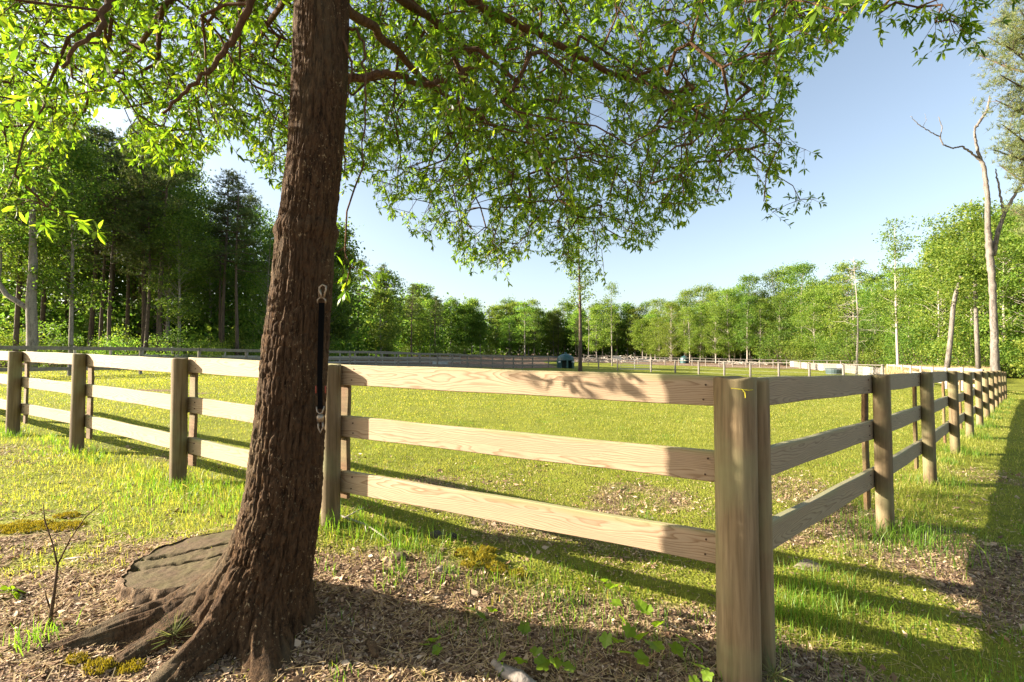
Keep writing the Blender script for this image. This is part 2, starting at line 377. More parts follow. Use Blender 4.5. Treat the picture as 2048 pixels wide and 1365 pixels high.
def post_mesh(h, r, mat, seed, flat=None, n=28, below=.25):
    zs = np.concatenate([[-below], np.linspace(0, h-.012, 22), [h-.004, h]]); V = []; F = []
    for j, z in enumerate(zs):
        for k in range(n):
            a = 2*math.pi*k/n; rr = r*(1+.035*(float(vnoise(math.cos(a)*1.6+seed*3.1, math.sin(a)*1.6, z*1.5+seed))-.5)*2+.02*(float(vnoise(math.cos(a)*5, math.sin(a)*5+seed, z*.8))-.5)*2)
            rr *= 1.03-.05*z/max(h, .1)
            if z >= h-.001: rr -= .008
            x, y = rr*math.cos(a), rr*math.sin(a)
            if flat is not None and y > flat: y = flat
            V.append((x, y, z+(.004*math.sin(3*a+seed) if z > h-.02 else 0)))
    for j in range(len(zs)-1):
        for k in range(n): F.append((j*n+k, j*n+(k+1) % n, (j+1)*n+(k+1) % n, (j+1)*n+k))
    b = (len(zs)-1)*n; V.append((0, 0, h+.001)); c = len(V)-1
    for k in range(n): F.append((b+k, b+(k+1) % n, c))
    me = bpy.data.meshes.new('post'); me.from_pydata(V, [], F)
    me.polygons.foreach_set('use_smooth', np.ones(len(me.polygons), bool)); me.update(); me.materials.append(mat); return me

nl = MB(); nl.tube([(0, -.004, 0), (0, .004, 0)], .0048, 8); NAIL = nl.mesh('nail', simple('rusty_nail', (.10, .06, .04), .6, .3, .5)); NSIDE = {-1: -1, 1: 1}
RAIL_OFF = (-.072, -.432, -.805)      # rail centres below the post top
def near_fence(name, label, pts, tops, rads, side, rail_mats, postmats, seed0, hs=None, near_bevel=True):
    root = empty(name, (pts[0][0], pts[0][1], gz(*pts[0]))); tag(root, label, 'fence')
    N = len(pts)
    nrm = []
    for i in range(N-1):
        d = Vector((pts[i+1][0]-pts[i][0], pts[i+1][1]-pts[i][1], 0)).normalized(); nrm.append(Vector((-d.y, d.x, 0))*side)
    for i, (p, t, r) in enumerate(zip(pts, tops, rads)):
        n_ = nrm[min(i, N-2)]
        g = gz(*p); h = t-g
        rot = Matrix.Rotation(math.atan2(n_.y, n_.x)-math.pi/2, 4, 'Z') @ Matrix.Rotation(random.uniform(-.008, .008), 4, 'X')
        obj('post', post_mesh(h, r, postmats[i], seed0+i, flat=r*.88), root, Matrix.Translation((p[0], p[1], g)) @ rot)
        if i > 0:
            q = Vector((p[0], p[1], 0))+n_*(r*.88+.038+.016)
            bm = board_mesh(h-.17, .11, .026, M_BATTEN, seed0+90+i)
            d = Vector((n_.y, -n_.x, 0))
            M = Matrix.Translation((q.x, q.y, g+.15+(h-.17)/2)) @ Matrix.Rotation(math.atan2(d.y, d.x), 4, 'Z') @ Matrix.Rotation(math.pi/2, 4, 'Y')
            obj('batten', bm, root, M)
    for i in range(N-1):
        n_ = nrm[i]
        A = Vector((*pts[i], tops[i]))+n_*(rads[i]*.88+.019+.002); B = Vector((*pts[i+1], tops[i+1]))+n_*(rads[i+1]*.88+.019+.002)
        for k, off in enumerate(RAIL_OFF):
            j = random.uniform(-.006, .006)
            a = A+Vector((0, 0, off+j)); b = B+Vector((0, 0, off+j+random.uniform(-.006, .006))); L = (b-a).length-.004
            x = (b-a).normalized(); z = Vector((0, 0, 1)); y = z.cross(x).normalized(); z = x.cross(y)
            M = Matrix(((x.x, y.x, z.x, (a.x+b.x)/2), (x.y, y.y, z.y, (a.y+b.y)/2), (x.z, y.z, z.z, (a.z+b.z)/2), (0, 0, 0, 1)))
            obj('rail', board_mesh(L, .142, .036, rail_mats, seed0*7+i*3+k), root, M)
            if i < 4:
                for e_ in (-1, 1):
                    for zz in (-.035, .035): obj('nail', NAIL, root, M @ Matrix.Translation((e_*(L/2-.13)+random.uniform(-.01, .01), -.0185*NSIDE[side], zz+random.uniform(-.008, .008))))
    return root
LT = [at(1472, 755, 2.11).z, at(665, 730, 3.236).z, at(362, 717, 4.31).z, at(160, 708, 5.62).z, at(32, 703, 6.58).z, at(-80, 700, 7.8).z, at(-190, 697, 9.1).z]
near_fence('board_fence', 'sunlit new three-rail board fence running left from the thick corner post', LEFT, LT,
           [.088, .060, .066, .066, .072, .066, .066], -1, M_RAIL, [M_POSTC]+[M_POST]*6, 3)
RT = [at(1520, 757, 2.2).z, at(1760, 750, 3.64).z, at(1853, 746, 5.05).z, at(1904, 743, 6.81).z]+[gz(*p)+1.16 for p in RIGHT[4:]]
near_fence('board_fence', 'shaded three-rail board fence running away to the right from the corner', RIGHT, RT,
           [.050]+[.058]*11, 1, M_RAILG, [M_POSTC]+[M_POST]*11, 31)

# twine on the corner post
tw = MB(); cp = at(1473, 786, 2.0)
tw.tube([at(1462, 777, 2.018), at(1480, 779, 2.010), at(1496, 781, 2.012), at(1506, 780, 2.03)], .0016, 5)
tw.tube([at(1484, 779, 2.009), at(1490, 786, 2.008), at(1491, 796, 2.010)], .0016, 5)
tag(obj('twine', tw.mesh('twine', simple('yellow_twine', (.62, .55, .03), .6))), 'short yellow twine caught on the face of the corner post', 'twine')

# ------------------------------------------------------------------ the oak in front
TC = [(-1.28, -1.255, 2.40, .235), (-1.1, -1.235, 2.40, .215), (-.99, -1.205, 2.40, .20), (-.737, -1.160, 2.40, .182), (-.48, -1.140, 2.40, .174), (-.225, -1.122, 2.40, .165), (.03, -1.106, 2.40, .160),
      (.287, -1.082, 2.40, .152), (.55, -1.066, 2.40, .147), (.62, -1.06, 2.40, .150), (.70, -1.052, 2.40, .142), (1.05, -1.018, 2.40, .140), (1.42, -1.0, 2.40, .143), (1.82, -.995, 2.40, .142), (2.4, -.97, 2.42, .125),
      (3.2, -.93, 2.45, .10), (4.2, -.88, 2.5, .07), (5.2, -.85, 2.5, .035), (5.9, -.84, 2.5, .01)]
TCa = np.array(TC)
TK = 2.24/2.40                      # the trunk stands 2.24 m from the camera
TCa = TCa*TK; TCa[:, 3] *= .95
def trunk_at(zrel):
    return [float(np.interp(zrel, TCa[:, 0], TCa[:, k])) for k in (1, 2, 3)]
def build_trunk():
    n = 240
    zs = np.concatenate([np.linspace(-1.55, 2.2, 560), np.linspace(2.22, 5.6, 90)]); m = len(zs)
    th = np.linspace(0, 2*np.pi, n, endpoint=False)
    cx, cy, rr = [np.interp(zs, TCa[:, 0], TCa[:, k]) for k in (1, 2, 3)]
    T, Z = np.meshgrid(th, zs); r = np.repeat(rr[:, None], n, 1)
    def lobe(t0, w, amp, h):
        dd = (T-t0+np.pi) % (2*np.pi)-np.pi
        return amp*np.exp(-(dd/w)**2)*np.exp(-np.clip(Z+1.16, -.4, 9)/h)
    # buttress roots: left-front, front, right, back
    r = r+lobe(R(194), .34, .21, .13)+lobe(R(242), .22, .12, .11)+lobe(R(150), .3, .03, .2)+lobe(R(300), .45, .05, .09)+lobe(R(5), .5, .02, .1)+lobe(R(95), .5, .10, .15)+lobe(R(150), .4, .10, .15)
    r = r*(1+.04*(vnoise(np.cos(T)*1.5, np.sin(T)*1.5, Z*1.6)-.5)*2)
    c, s = np.cos(T), np.sin(T); k = 30
    q = r/ .16
    wob = .35*vnoise(c*4, s*4, Z*7)
    f1 = np.exp(-((vnoise(c*9+wob, s*9+wob, Z*7)-.5)/.06)**2); f2 = np.exp(-((vnoise(c*17+5+wob, s*17, Z*16)-.5)/.08)**2); f3 = np.exp(-((vnoise(c*6+2, s*6+wob, Z*15)-.5)/.03)**2)
    rid = -.95*f1-.55*f2-.35*f3+.75*fbm(c*13, s*13, Z*22, 2)+.55*(fbm(c*36, s*36, Z*60, 2)-.5)+.1
    amp = .0115*np.interp(Z, [-1.3, -.6, .3, 1.2, 3], [1.7, 1.35, 1.0, .62, .4])
    r = r+amp*(rid-.1)
    r = r+.010*np.exp(-((Z-.60)/.035)**2)*(.6+.8*vnoise(c*3, s*3, 9))       # branch-collar ridge
    V = np.stack([cx[:, None]+r*c, cy[:, None]+r*s, Z+CAM_Z], -1).reshape(-1, 3)
    I = np.arange(m*n).reshape(m, n); J = np.roll(I, -1, 1)
    F = np.stack([I[:-1], J[:-1], J[1:], I[1:]], -1).reshape(-1, 4)
    return npmesh('trunk', V, F, M_BARK, True)
oak = empty('oak_tree', (-1.15, 2.3, gz(-1.15, 2.3)))
tag(oak, 'large narrow-leaved oak in the foreground with a leash hanging on its trunk', 'tree')
obj('trunk', build_trunk(), oak)

def root_mesh(pts, rad, seed, mat=M_BARK, n=56):
    """knobbly root: smooth path through plan points, half sunk in the ground"""
    P = [np.array(p, float) for p in pts]; t = np.linspace(0, len(P)-1, 110); A = np.array(P)
    path = np.stack([np.interp(t, range(len(P)), A[:, k]) for k in range(3)], 1)
    for _ in range(4): path[1:-1] = (path[:-2]+path[1:-1]*2+path[2:])/4
    rr = np.interp(t, range(len(P)), rad); V = []
    T = np.gradient(path, axis=0); T /= np.linalg.norm(T, axis=1)[:, None]
    side = np.cross(T, [0, 0, 1]); side /= np.linalg.norm(side, axis=1)[:, None]; up = np.cross(side, T)
    th = np.linspace(0, 2*np.pi, n, endpoint=False); c, s = np.cos(th), np.sin(th)
    Tt = np.arange(110)*.011
    d = 1+.28*(fbm(c[None]*1.6+seed, s[None]*1.6, Tt[:, None]*4, 3)-.5)+.22*(np.abs(vnoise(c[None]*5+seed, s[None]*5, Tt[:, None]*7)-.5))
    d = d+.20*(fbm(c[None]*6+seed, s[None]*6, Tt[:, None]*22, 3)-.5)-.16*(1-np.abs(vnoise(c[None]*5+seed, s[None]*5, Tt[:, None]*3)-.5)*2)**3
    V = path[:, None]+(side[:, None]*c[None, :, None]+up[:, None]*s[None, :, None])*(rr[:, None]*d)[..., None]
    I = np.arange(110*n).reshape(110, n); J = np.roll(I, -1, 1)
    return npmesh('root', V.reshape(-1, 3), np.stack([I[:-1], J[:-1], J[1:], I[1:]], -1).reshape(-1, 4), mat, True)
def gp(x, y, dz=0): return (x, y, gz(x, y)+dz)
obj('root', root_mesh([gp(-1.22, 2.30, .26), gp(-1.40, 2.25, .11), gp(-1.56, 2.19, .045), gp(-1.72, 2.12, .02), gp(-1.90, 2.04, -.02), gp(-2.1, 1.96, -.06)], [.09, .095, .085, .065, .045, .03], 2), oak)
obj('root', root_mesh([gp(-1.18, 2.27, .26), gp(-1.21, 2.12, .085), gp(-1.25, 2.02, .03), gp(-1.30, 1.92, .0), gp(-1.33, 1.82, -.03), gp(-1.42, 1.72, -.07)], [.07, .072, .060, .05, .04, .03], 5), oak)
obj('root', root_mesh([gp(-1.34, 2.22, .09), gp(-1.46, 2.10, .03), gp(-1.56, 2.02, .003), gp(-1.64, 1.93, -.03), gp(-1.74, 1.86, -.06)], [.06, .055, .05, .04, .03], 8), oak)

# --- limbs
def t3(z, dx=0): x, y, r = trunk_at(z); return Vector((x+dx, y, z+CAM_Z))
LIMBS = [
 ([t3(1.42, .05), at(700, 158, 2.4), at(745, 153, 2.44), at(790, 146, 2.5), at(830, 171, 2.55), at(880, 168, 2.6), at(950, 131, 2.7)], .034, .017),
 ([t3(2.05), at(800, -60, 2.7), at(940, 2, 3.0), at(1080, 70, 3.3), at(1220, 148, 3.7), at(1330, 178, 4.0), at(1450, 265, 4.5), at(1540, 340, 4.8)], .060, .010),
 ([t3(1.80), at(760, 70, 2.8), at(850, 165, 3.3), at(960, 235, 3.8), at(1060, 300, 4.2), at(1150, 420, 4.6)], .045, .008),
 ([t3(1.85), at(520, -25, 2.3), at(470, 75, 2.25), at(395, 165, 2.2), at(330, 225, 2.2)], .036, .008),
 ([t3(2.5), at(330, -160, 1.9), at(225, -10, 1.72), at(195, 62, 1.65), at(120, 130, 1.6)], .030, .007),
 ([t3(1.9), at(600, -40, 3.2), at(500, 100, 4.1), at(400, 170, 5.0), at(300, 230, 5.6)], .045, .008),
 ([t3(2.3), Vector((-.4, 1.7, CAM_Z+2.6)), Vector((.5, 1.0, CAM_Z+2.7)), Vector((1.8, .6, CAM_Z+2.6))], .05, .01),
 ([t3(2.6), at(1200, -330, 3.2), at(1400, -120, 3.8), at(1600, 20, 4.4), at(1700, 60, 4.6)], .05, .008),
 ([t3(2.8), Vector((-2.2, 1.6, CAM_Z+3.0)), Vector((-3.6, 1.0, CAM_Z+2.7)), Vector((-4.6, .6, CAM_Z+2.2))], .05, .01),
 ([t3(2.2), Vector((-2.2, 3.2, CAM_Z+2.7)), Vector((-3.6, 4.2, CAM_Z+2.6)), Vector((-4.8, 4.8, CAM_Z+2.1))], .05, .01),
 ([t3(2.0), Vector((-.5, 3.5, CAM_Z+2.5)), Vector((.1, 4.6, CAM_Z+2.5)), Vector((.6, 6.0, CAM_Z+2.0))], .05, .01),
 ([t3(3.2), Vector((-.2, 3.0, CAM_Z+3.9)), Vector((1.1, 3.2, CAM_Z+4.1)), Vector((2.4, 3.4, CAM_Z+3.8))], .05, .01),
 ([t3(3.3), Vector((-2.0, 2.5, CAM_Z+4.1)), Vector((-3.2, 2.5, CAM_Z+4.2))], .04, .01),
 ([t3(1.65), at(720, 60, 2.25), at(735, 170, 2.2), at(728, 330, 2.2)], .014, .004),
 ([t3(1.75), at(690, 90, 2.2), at(705, 140, 2.2), at(690, 220, 2.22)], .014, .004),
]
nodes = []; 
for pts, r0, r1 in LIMBS:
    A = np.array([tuple(p) for p in pts]); t = np.linspace(0, len(pts)-1, 14*(len(pts)-1)//2+2)
    path = np.stack([np.interp(t, range(len(pts)), A[:, k]) for k in range(3)], 1)
    for _ in range(2): path[1:-1] = (path[:-2]+path[1:-1]*2+path[2:])/4
    jit = RNG.normal(0, .006, path.shape); jit[0] = 0; path = path+jit
    rad = .72*(r0+(r1-r0)*(t/(len(pts)-1))**.8)
    m = MB(); m.tube(path, list(rad), 10); obj('limb', m.mesh('limb', M_LIMB, True), oak)
    nodes += [tuple(p) for p in path[2:]]
nodes += [tuple(t3(z)) for z in np.linspace(2.6, 5.4, 12)]

# --- crown outline as it hangs (lower edge of the foliage, seen from the camera side)
ENV = np.array([(-400, 330), (0, 360), (45, 420), (115, 445), (140, 300), (190, 285), (230, 330), (300, 345), (345, 360), (400, 335), (430, 300), (480, 320), (540, 375), (570, 400), (680, 400), (715, 392), (742, 385), (765, 465), (790, 478), (828, 480), (845, 498), (861, 525), (880, 495), (902, 520), (918, 545), (935, 566), (987, 578), (1020, 567), (1036, 548), (1050, 520), (1062, 548), (1112, 554), (1160, 570), (1207, 580), (1222, 550), (1240, 538), (1258, 505), (1293, 530), (1310, 500), (1330, 490), (1370, 492), (1390, 460), (1430, 440), (1450, 420),
 (1480, 350), (1505, 360), (1525, 450), (1560, 443), (1600, 425), (1660, 412), (1700, 400), (2600, 400)])
XM = np.array([(-2000, 2600), (-60, 1900), (0, 1735), (50, 1712), (100, 1690), (150, 1640), (200, 1602), (260, 1590), (300, 1602), (350, 1590), (395, 1645), (420, 1660), (600, 1600)])
def allowed(P, m=0.0, mx=0.0):
    px, py = proj(P); front = P[:, 1] > .3
    m = m+16*(vnoise(px/23., 3.1, 0)-.35)+10*(vnoise(px/9., 7.7, 0)-.5)
    ok = (py < np.interp(px, ENV[:, 0], ENV[:, 1])-m) & (px < np.interp(py, XM[:, 0], XM[:, 1])-mx)
    hole = (px < -1e9)
    hole0 = ((px-235)/55)**2+((py-235)/40)**2 < 1
    hole |= (((px-956)/20)**2+((py-428)/36)**2 < .6+.8*vnoise(px/14., py/14., 0))
    hole |= (((px-1195)/15)**2+((py-235)/50)**2 < .4+.9*vnoise(px/16., py/16., 0)) | (((px-225)/40)**2+((py-240)/30)**2 < .4+.9*vnoise(px/22., py/22., 0))
    hole |= (((px-820)/40)**2+((py-412)/11)**2 < .4+.9*vnoise(px/16., py/16., 0))
    hole |= (px > 1380) & (px < 1545) & (py > 330+ (px-1380)*.1) & (py < 520) & (((px-1450)/80)**2+((py-470)/60)**2 < 1)
    return np.where(front, ok & ~hole, True)
def sample_crown(n, seed):
    rs = np.random.default_rng(seed); out = []
    while len(out) < n:
        P = np.stack([rs.uniform(-6.6, 4.2, 4000), rs.uniform(-1.5, 7.2, 4000), CAM_Z+rs.uniform(.4, 5.6, 4000)], 1)
        z = P[:, 2]-CAM_Z
        q = np.hypot((P[:, 0]+1.0)/np.where(P[:, 0] > -1, 5.0, 5.4), (P[:, 1]-2.5)/4.6)
        ok = (q**2+(np.clip(z-1.8, 0, 9)/3.9)**2 < 1) & (q > .10)
        low = .45+.95*np.clip(1-q*1.25, 0, 1)                 # branches droop to the outside
        ok &= z > low
        ok &= ~((P[:, 1] < 1.1) & (z < 2.0)) & ~((np.linalg.norm(P-[0, 0, CAM_Z], axis=1) < 1.5))
        ok &= ~((P[:, 1] < 2.2) & (np.abs(P[:, 0]+.2) < 1.1) & (z < 1.9))
        px, py = proj(P)
        inview = (P[:, 1] > .4) & (px > -250) & (px < 2300) & (py > -250)
        ok &= inview | (rs.random(4000) < .16)
        ok &= allowed(P, 38, 25)
        # crown thinned so its shade stays off the left rails and paddock
        tn = math.tan(SUN_EL); xl = P[:, 0]+(z+.15)/tn; xg = P[:, 0]+(z+1.3)/tn
        ok &= ~((xl < .75+.4*rs.random(4000)) & (P[:, 1] > 1.75) & (P[:, 1] < 3.7) & (rs.random(4000) < .985))
        ok &= ~((xg < .62*P[:, 1]) & (P[:, 1] >= 3.7) & (rs.random(4000) < .93))
        # sunnier gaps: uneven density
        ok &= rs.random(4000) < np.clip(.45+1.6*(fbm(P[:, 0]*.9, P[:, 1]*.9, P[:, 2]*1.1, 2)-.25), .3, 1)
        out += [tuple(p) for p in P[ok]]
    return np.array(out[:n])
att = sample_crown(3500, 5)
extra = [at(px, py, d) for px, py, d in [(1790, 5, 3.1), (1835, 15, 3.1), (1990, -10, 3.0), (1870, 45, 3.0), (1945, 10, 3.0), (1925, 55, 3.0), (1755, 30, 3.2), (1900, 40, 3.0), (1885, 10, 3.0), (1925, -20, 3.0), (1840, -40, 3.2), (1910, 70, 3.0), (690, 505, 2.55), (700, 535, 2.5), (695, 560, 2.55), (1545, 425, 4.7), (1600, 400, 4.7), (1635, 398, 4.7), (1612, 300, 4.6),
        (60, 400, 2.0), (95, 415, 2.0), (30, 350, 1.9)]]
extra += [Vector((x_, 2.75+.036*(.4-x_)*0+dy_, CAM_Z-.10+math.tan(SUN_EL)*(.35-x_)+dz_)) for x_, dy_, dz_ in ((-3.6, .0, 0), (-3.8, .08, .05), (-3.5, -.12, .02), (-3.9, .15, .08))]  # twigs added out of view to drop leaf shadows on the top rail
def grow(att):
    P = np.zeros((60000, 3)); n = len(nodes); P[:n] = nodes; par = [-1]*n; tips = []
    d0 = np.array([np.min(np.sum((np.array(nodes)-a)**2, 1)) for a in att])
    for i in np.argsort(d0):
        a = att[i]; d = np.sqrt(np.sum((P[:n]-a)**2, 1)); d = d+.15*(P[:n, 2] < a[2]-.05)
        j = int(np.argmin(d)); b = P[j].copy(); L = np.linalg.norm(a-b); k = max(1, int(L/.14)); prev = j
        sag = .10*L
        for q in range(1, k+1):
            t = q/k; p = b+(a-b)*t; p[2] += sag*math.sin(math.pi*t); p += RNG.normal(0, .012, 3)*(q < k)
            P[n] = p; par.append(prev); prev = n; n += 1
        tips.append(prev)
    return P[:n], np.array(par), tips
BP, BPAR, TIPS = grow(np.concatenate([att, np.array([tuple(e) for e in extra])]))
cnt = np.zeros(len(BP)); cnt[TIPS] = 1
for i in range(len(BP)-1, -1, -1):
    if BPAR[i] >= 0: cnt[BPAR[i]] += cnt[i]
def seg_mesh(A, B, ra, rb, n=4):
    T = B-A; T = T/np.maximum(np.linalg.norm(T, axis=1), 1e-6)[:, None]
    h = np.where(np.abs(T[:, 2:3]) < .9, [[0, 0, 1.]], [[1., 0, 0]]); S = np.cross(T, h); S /= np.linalg.norm(S, axis=1)[:, None]; U = np.cross(S, T)
    th = np.arange(n)*2*np.pi/n; c, s = np.cos(th), np.sin(th)
    ring = S[:, None]*c[None, :, None]+U[:, None]*s[None, :, None]
    V = np.concatenate([A[:, None]+ring*ra[:, None, None], B[:, None]+ring*rb[:, None, None]], 1).reshape(-1, 3)
    k = np.arange(n); f = np.stack([k, (k+1) % n, n+(k+1) % n, n+k], 1)
    F = (np.arange(len(A))[:, None, None]*2*n+f[None]).reshape(-1, 4)
    return V, F
ch = np.where(BPAR >= 0)[0]; pa = BPAR[ch]
rad = np.clip(.0026*np.sqrt(cnt), .0022, .016)
V1, F1 = seg_mesh(BP[pa], BP[ch], np.minimum(rad[pa], rad[ch]*1.5), rad[ch])

# --- twigs with leaves
def leaves_from_tips():
    rs = np.random.default_rng(8); O = []; D = []; L = []; N = []; SA = []; SB = []
    for tip in TIPS:
        p = BP[tip]; d = p-BP[BPAR[tip]]; d = d/max(np.linalg.norm(d), 1e-6)
        for s in range(rs.integers(4, 6)):
            back = rs.uniform(0, .16); st = p-d*back*(s > 0)
            v = d*.5+rs.normal(0, .6, 3)+np.array([0, 0, -.38]); v /= np.linalg.norm(v); ln = rs.uniform(.09, .24); e = st+v*ln
            SA.append(st); SB.append(e)
            nl = rs.integers(8, 13)
            for k in range(nl):
                t = rs.uniform(.35, 1) if k < nl-6 else rs.uniform(.92, 1.0)
                o = st+v*ln*t
                q = v*.62+rs.normal(0, .60, 3)+np.array([0, 0, -.18]); q /= np.linalg.norm(q)
                O.append(o); D.append(q); L.append(rs.uniform(.036, .076)); nn = rs.normal(0, .6, 3)+np.array([0, 0, 1.]); N.append(nn)
    return map(np.array, (O, D, L, N, SA, SB))
LO, LD, LL, LN, SA, SB = leaves_from_tips()
S_ = np.cross(LD, LN); S_ /= np.linalg.norm(S_, axis=1)[:, None]; U_ = np.cross(S_, LD)
tipP = LO+LD*LL[:, None]
isx = np.zeros(len(LO), bool)
for e in extra: isx |= np.linalg.norm(LO-np.array(tuple(e)), axis=1) < .34
keep = (allowed(LO, 0) & allowed(tipP, -8)) | isx
keep &= np.linalg.norm(LO-np.array([0, 0, CAM_Z]), axis=1) > 1.25
LO, LD, LL, S_, U_ = LO[keep], LD[keep], LL[keep], S_[keep], U_[keep]
ks = (allowed(SA, 0) & allowed(SB, 0)) | (np.min([np.linalg.norm(SA-np.array(tuple(e)), axis=1) for e in extra], axis=0) < .35)
V2, F2 = seg_mesh(SA[ks], SB[ks], np.full(ks.sum(), .0018), np.full(ks.sum(), .0011), 3)
obj('branch_network', npmesh('branch_network', V1, F1, M_LIMB, True), oak)
tag(obj('twig_network', npmesh('twig_network', V2, F2, M_LIMB), oak), kind='stuff')
# leaf outline: (along, across, lift)
LEAF = np.array([(0, 0, 0), (.34, .125, .035), (.34, -.125, .035), (.70, .105, .0), (.70, -.105, .0), (1, 0, -.10)])
LEAFF = np.array([(0, 2, 1), (1, 2, 4), (1, 4, 3), (3, 4, 5)])
def leaf_cloud(O, D, S, U, L):
    V = O[:, None]+(D[:, None]*LEAF[None, :, 0:1]+S[:, None]*LEAF[None, :, 1:2]+U[:, None]*LEAF[None, :, 2:3])*L[:, None, None]
    F = (np.arange(len(O))[:, None, None]*len(LEAF)+LEAFF[None]).reshape(-1, 3)
    return V.reshape(-1, 3), F
px, py = proj(LO); inv = (px > 10) & (px < 2038) & (py > 10) & (LO[:, 1] > .4)
size = np.where(inv, LL/np.linalg.norm(LO-np.array([0, 0, CAM_Z]), axis=1), 0)
big = np.argsort(-size)[:300]; rest = np.ones(len(LO), bool); rest[big] = False
V, F = leaf_cloud(LO[rest], LD[rest], S_[rest], U_[rest], LL[rest])
tag(obj('foliage', npmesh('foliage', V, F, M_OAKLEAF), oak), kind='stuff')
leaf_me = npmesh('leaf', LEAF, LEAFF, M_OAKLEAF)
for i in big:
    l = LL[i]; d, s, u, o = LD[i]*l, S_[i]*l, U_[i]*l, LO[i]
    obj('leaf', leaf_me, oak, Matrix(((d[0], s[0], u[0], o[0]), (d[1], s[1], u[1], o[1]), (d[2], s[2], u[2], o[2]), (0, 0, 0, 1))))
print('oak leaves', len(LO), 'segments', len(ch))

# ------------------------------------------------------------------ background trees: prototypes
def rot_rand(n, rs):
    q = rs.normal(size=(n, 3)); q /= np.linalg.norm(q, axis=1)[:, None]
    a = rs.normal(size=(n, 3)); a = np.cross(q, a); a /= np.linalg.norm(a, axis=1)[:, None]
    return q, a
def cards(C, size, rs, upbias=0.0, asp=.62):
    n = len(C); nrm, a = rot_rand(n, rs)
    nrm = nrm+np.array([0, 0, upbias]); nrm /= np.linalg.norm(nrm, axis=1)[:, None]
    a = np.cross(nrm, a); a /= np.linalg.norm(a, axis=1)[:, None]; b = np.cross(nrm, a)
    s = (np.asarray(size)*rs.uniform(.6, 1.3, n))[:, None]
    V = np.stack([C-a*s*.5, C+b*s*.5*asp+a*s*.05, C+a*s*.5, C-b*s*.5*asp+a*s*.05], 1)
    F = np.arange(n*4).reshape(n, 4)
    return V.reshape(-1, 3), F
def broad_proto(seed, H=14., W=3.2, base=.22, nclump=70, per=110, leaf=.17, clump=.55, trunk_r=.16, lean=.03, top=.75, bark=M_DARKBARK, lmat=M_LEAF_A, bend=.5):
    rs = np.random.default_rng(seed); m = MB()
    zs = np.linspace(-.4, H*.93, 14); ph = rs.uniform(0, 6, 2); amp = bend*rs.uniform(.3, 1)
    def axis(z): u = z/H; return np.array([lean*z*math.cos(ph[0])+amp*.3*math.sin(u*4+ph[1])*u, lean*z*math.sin(ph[0])+amp*.3*math.cos(u*3.3+ph[0])*u, z])
    rad = [trunk_r*(1.25 if z < .1 else 1)*max(.10, 1-.9*max(z, 0)/H) for z in zs]
    m.tube([axis(z) for z in zs], rad, 8); C = []
    for i in range(nclump):
        u = base+(1-base)*rs.random()**.9*.96; z = u*H
        tt = (u-base)/(1-base); prof = math.sin(math.pi*min(max(.12+.80*tt, .12), .88))**.75
        q = rs.uniform(0, 2*math.pi); r = W*prof*math.sqrt(rs.uniform(.12, 1))*rs.uniform(.75, 1.15)
        c = axis(min(z, H*.93))+np.array([r*math.cos(q), r*math.sin(q), 0]); c[2] = z
        a = axis(max(.1*H, z-r*.55-.3)); mid = (a+c)/2+rs.normal(0, .12, 3)+np.array([0, 0, .1*r])
        rb = trunk_r*.22*(1-.5*u); m.tube([a, mid, c], [rb, rb*.6, rb*.2], 4, False)
        k = int(per*rs.uniform(.5, 1.3)); s = clump*rs.uniform(.6, 1.25)
        g = rs.normal(0, 1, (k, 3))*np.array([s, s, s*.55]); C.append(c+g)
    V, F = cards(np.concatenate(C), leaf, rs, .5)
    return m.mesh('trunk', bark, True), npmesh('crown', V, F, lmat)
def needle_tufts(C, dirs, L, rs, nb=9, wd=.006):
    n = len(C); V = []; 
    q = rs.normal(size=(n, nb, 3))*.62+dirs[:, None]; q /= np.linalg.norm(q, axis=2)[..., None]
    a = np.cross(q, rs.normal(size=(n, nb, 3))); a /= np.linalg.norm(a, axis=2)[..., None]
    ln = (L*rs.uniform(.7, 1.1, (n, nb)))[..., None]; o = C[:, None]
    V = np.stack([o-a*wd+q*0, o+a*wd+q*0, o+q*ln+a*wd*.5, o+q*ln-a*wd*.5], 2).reshape(-1, 3)
    return V, np.arange(len(V)).reshape(-1, 4)
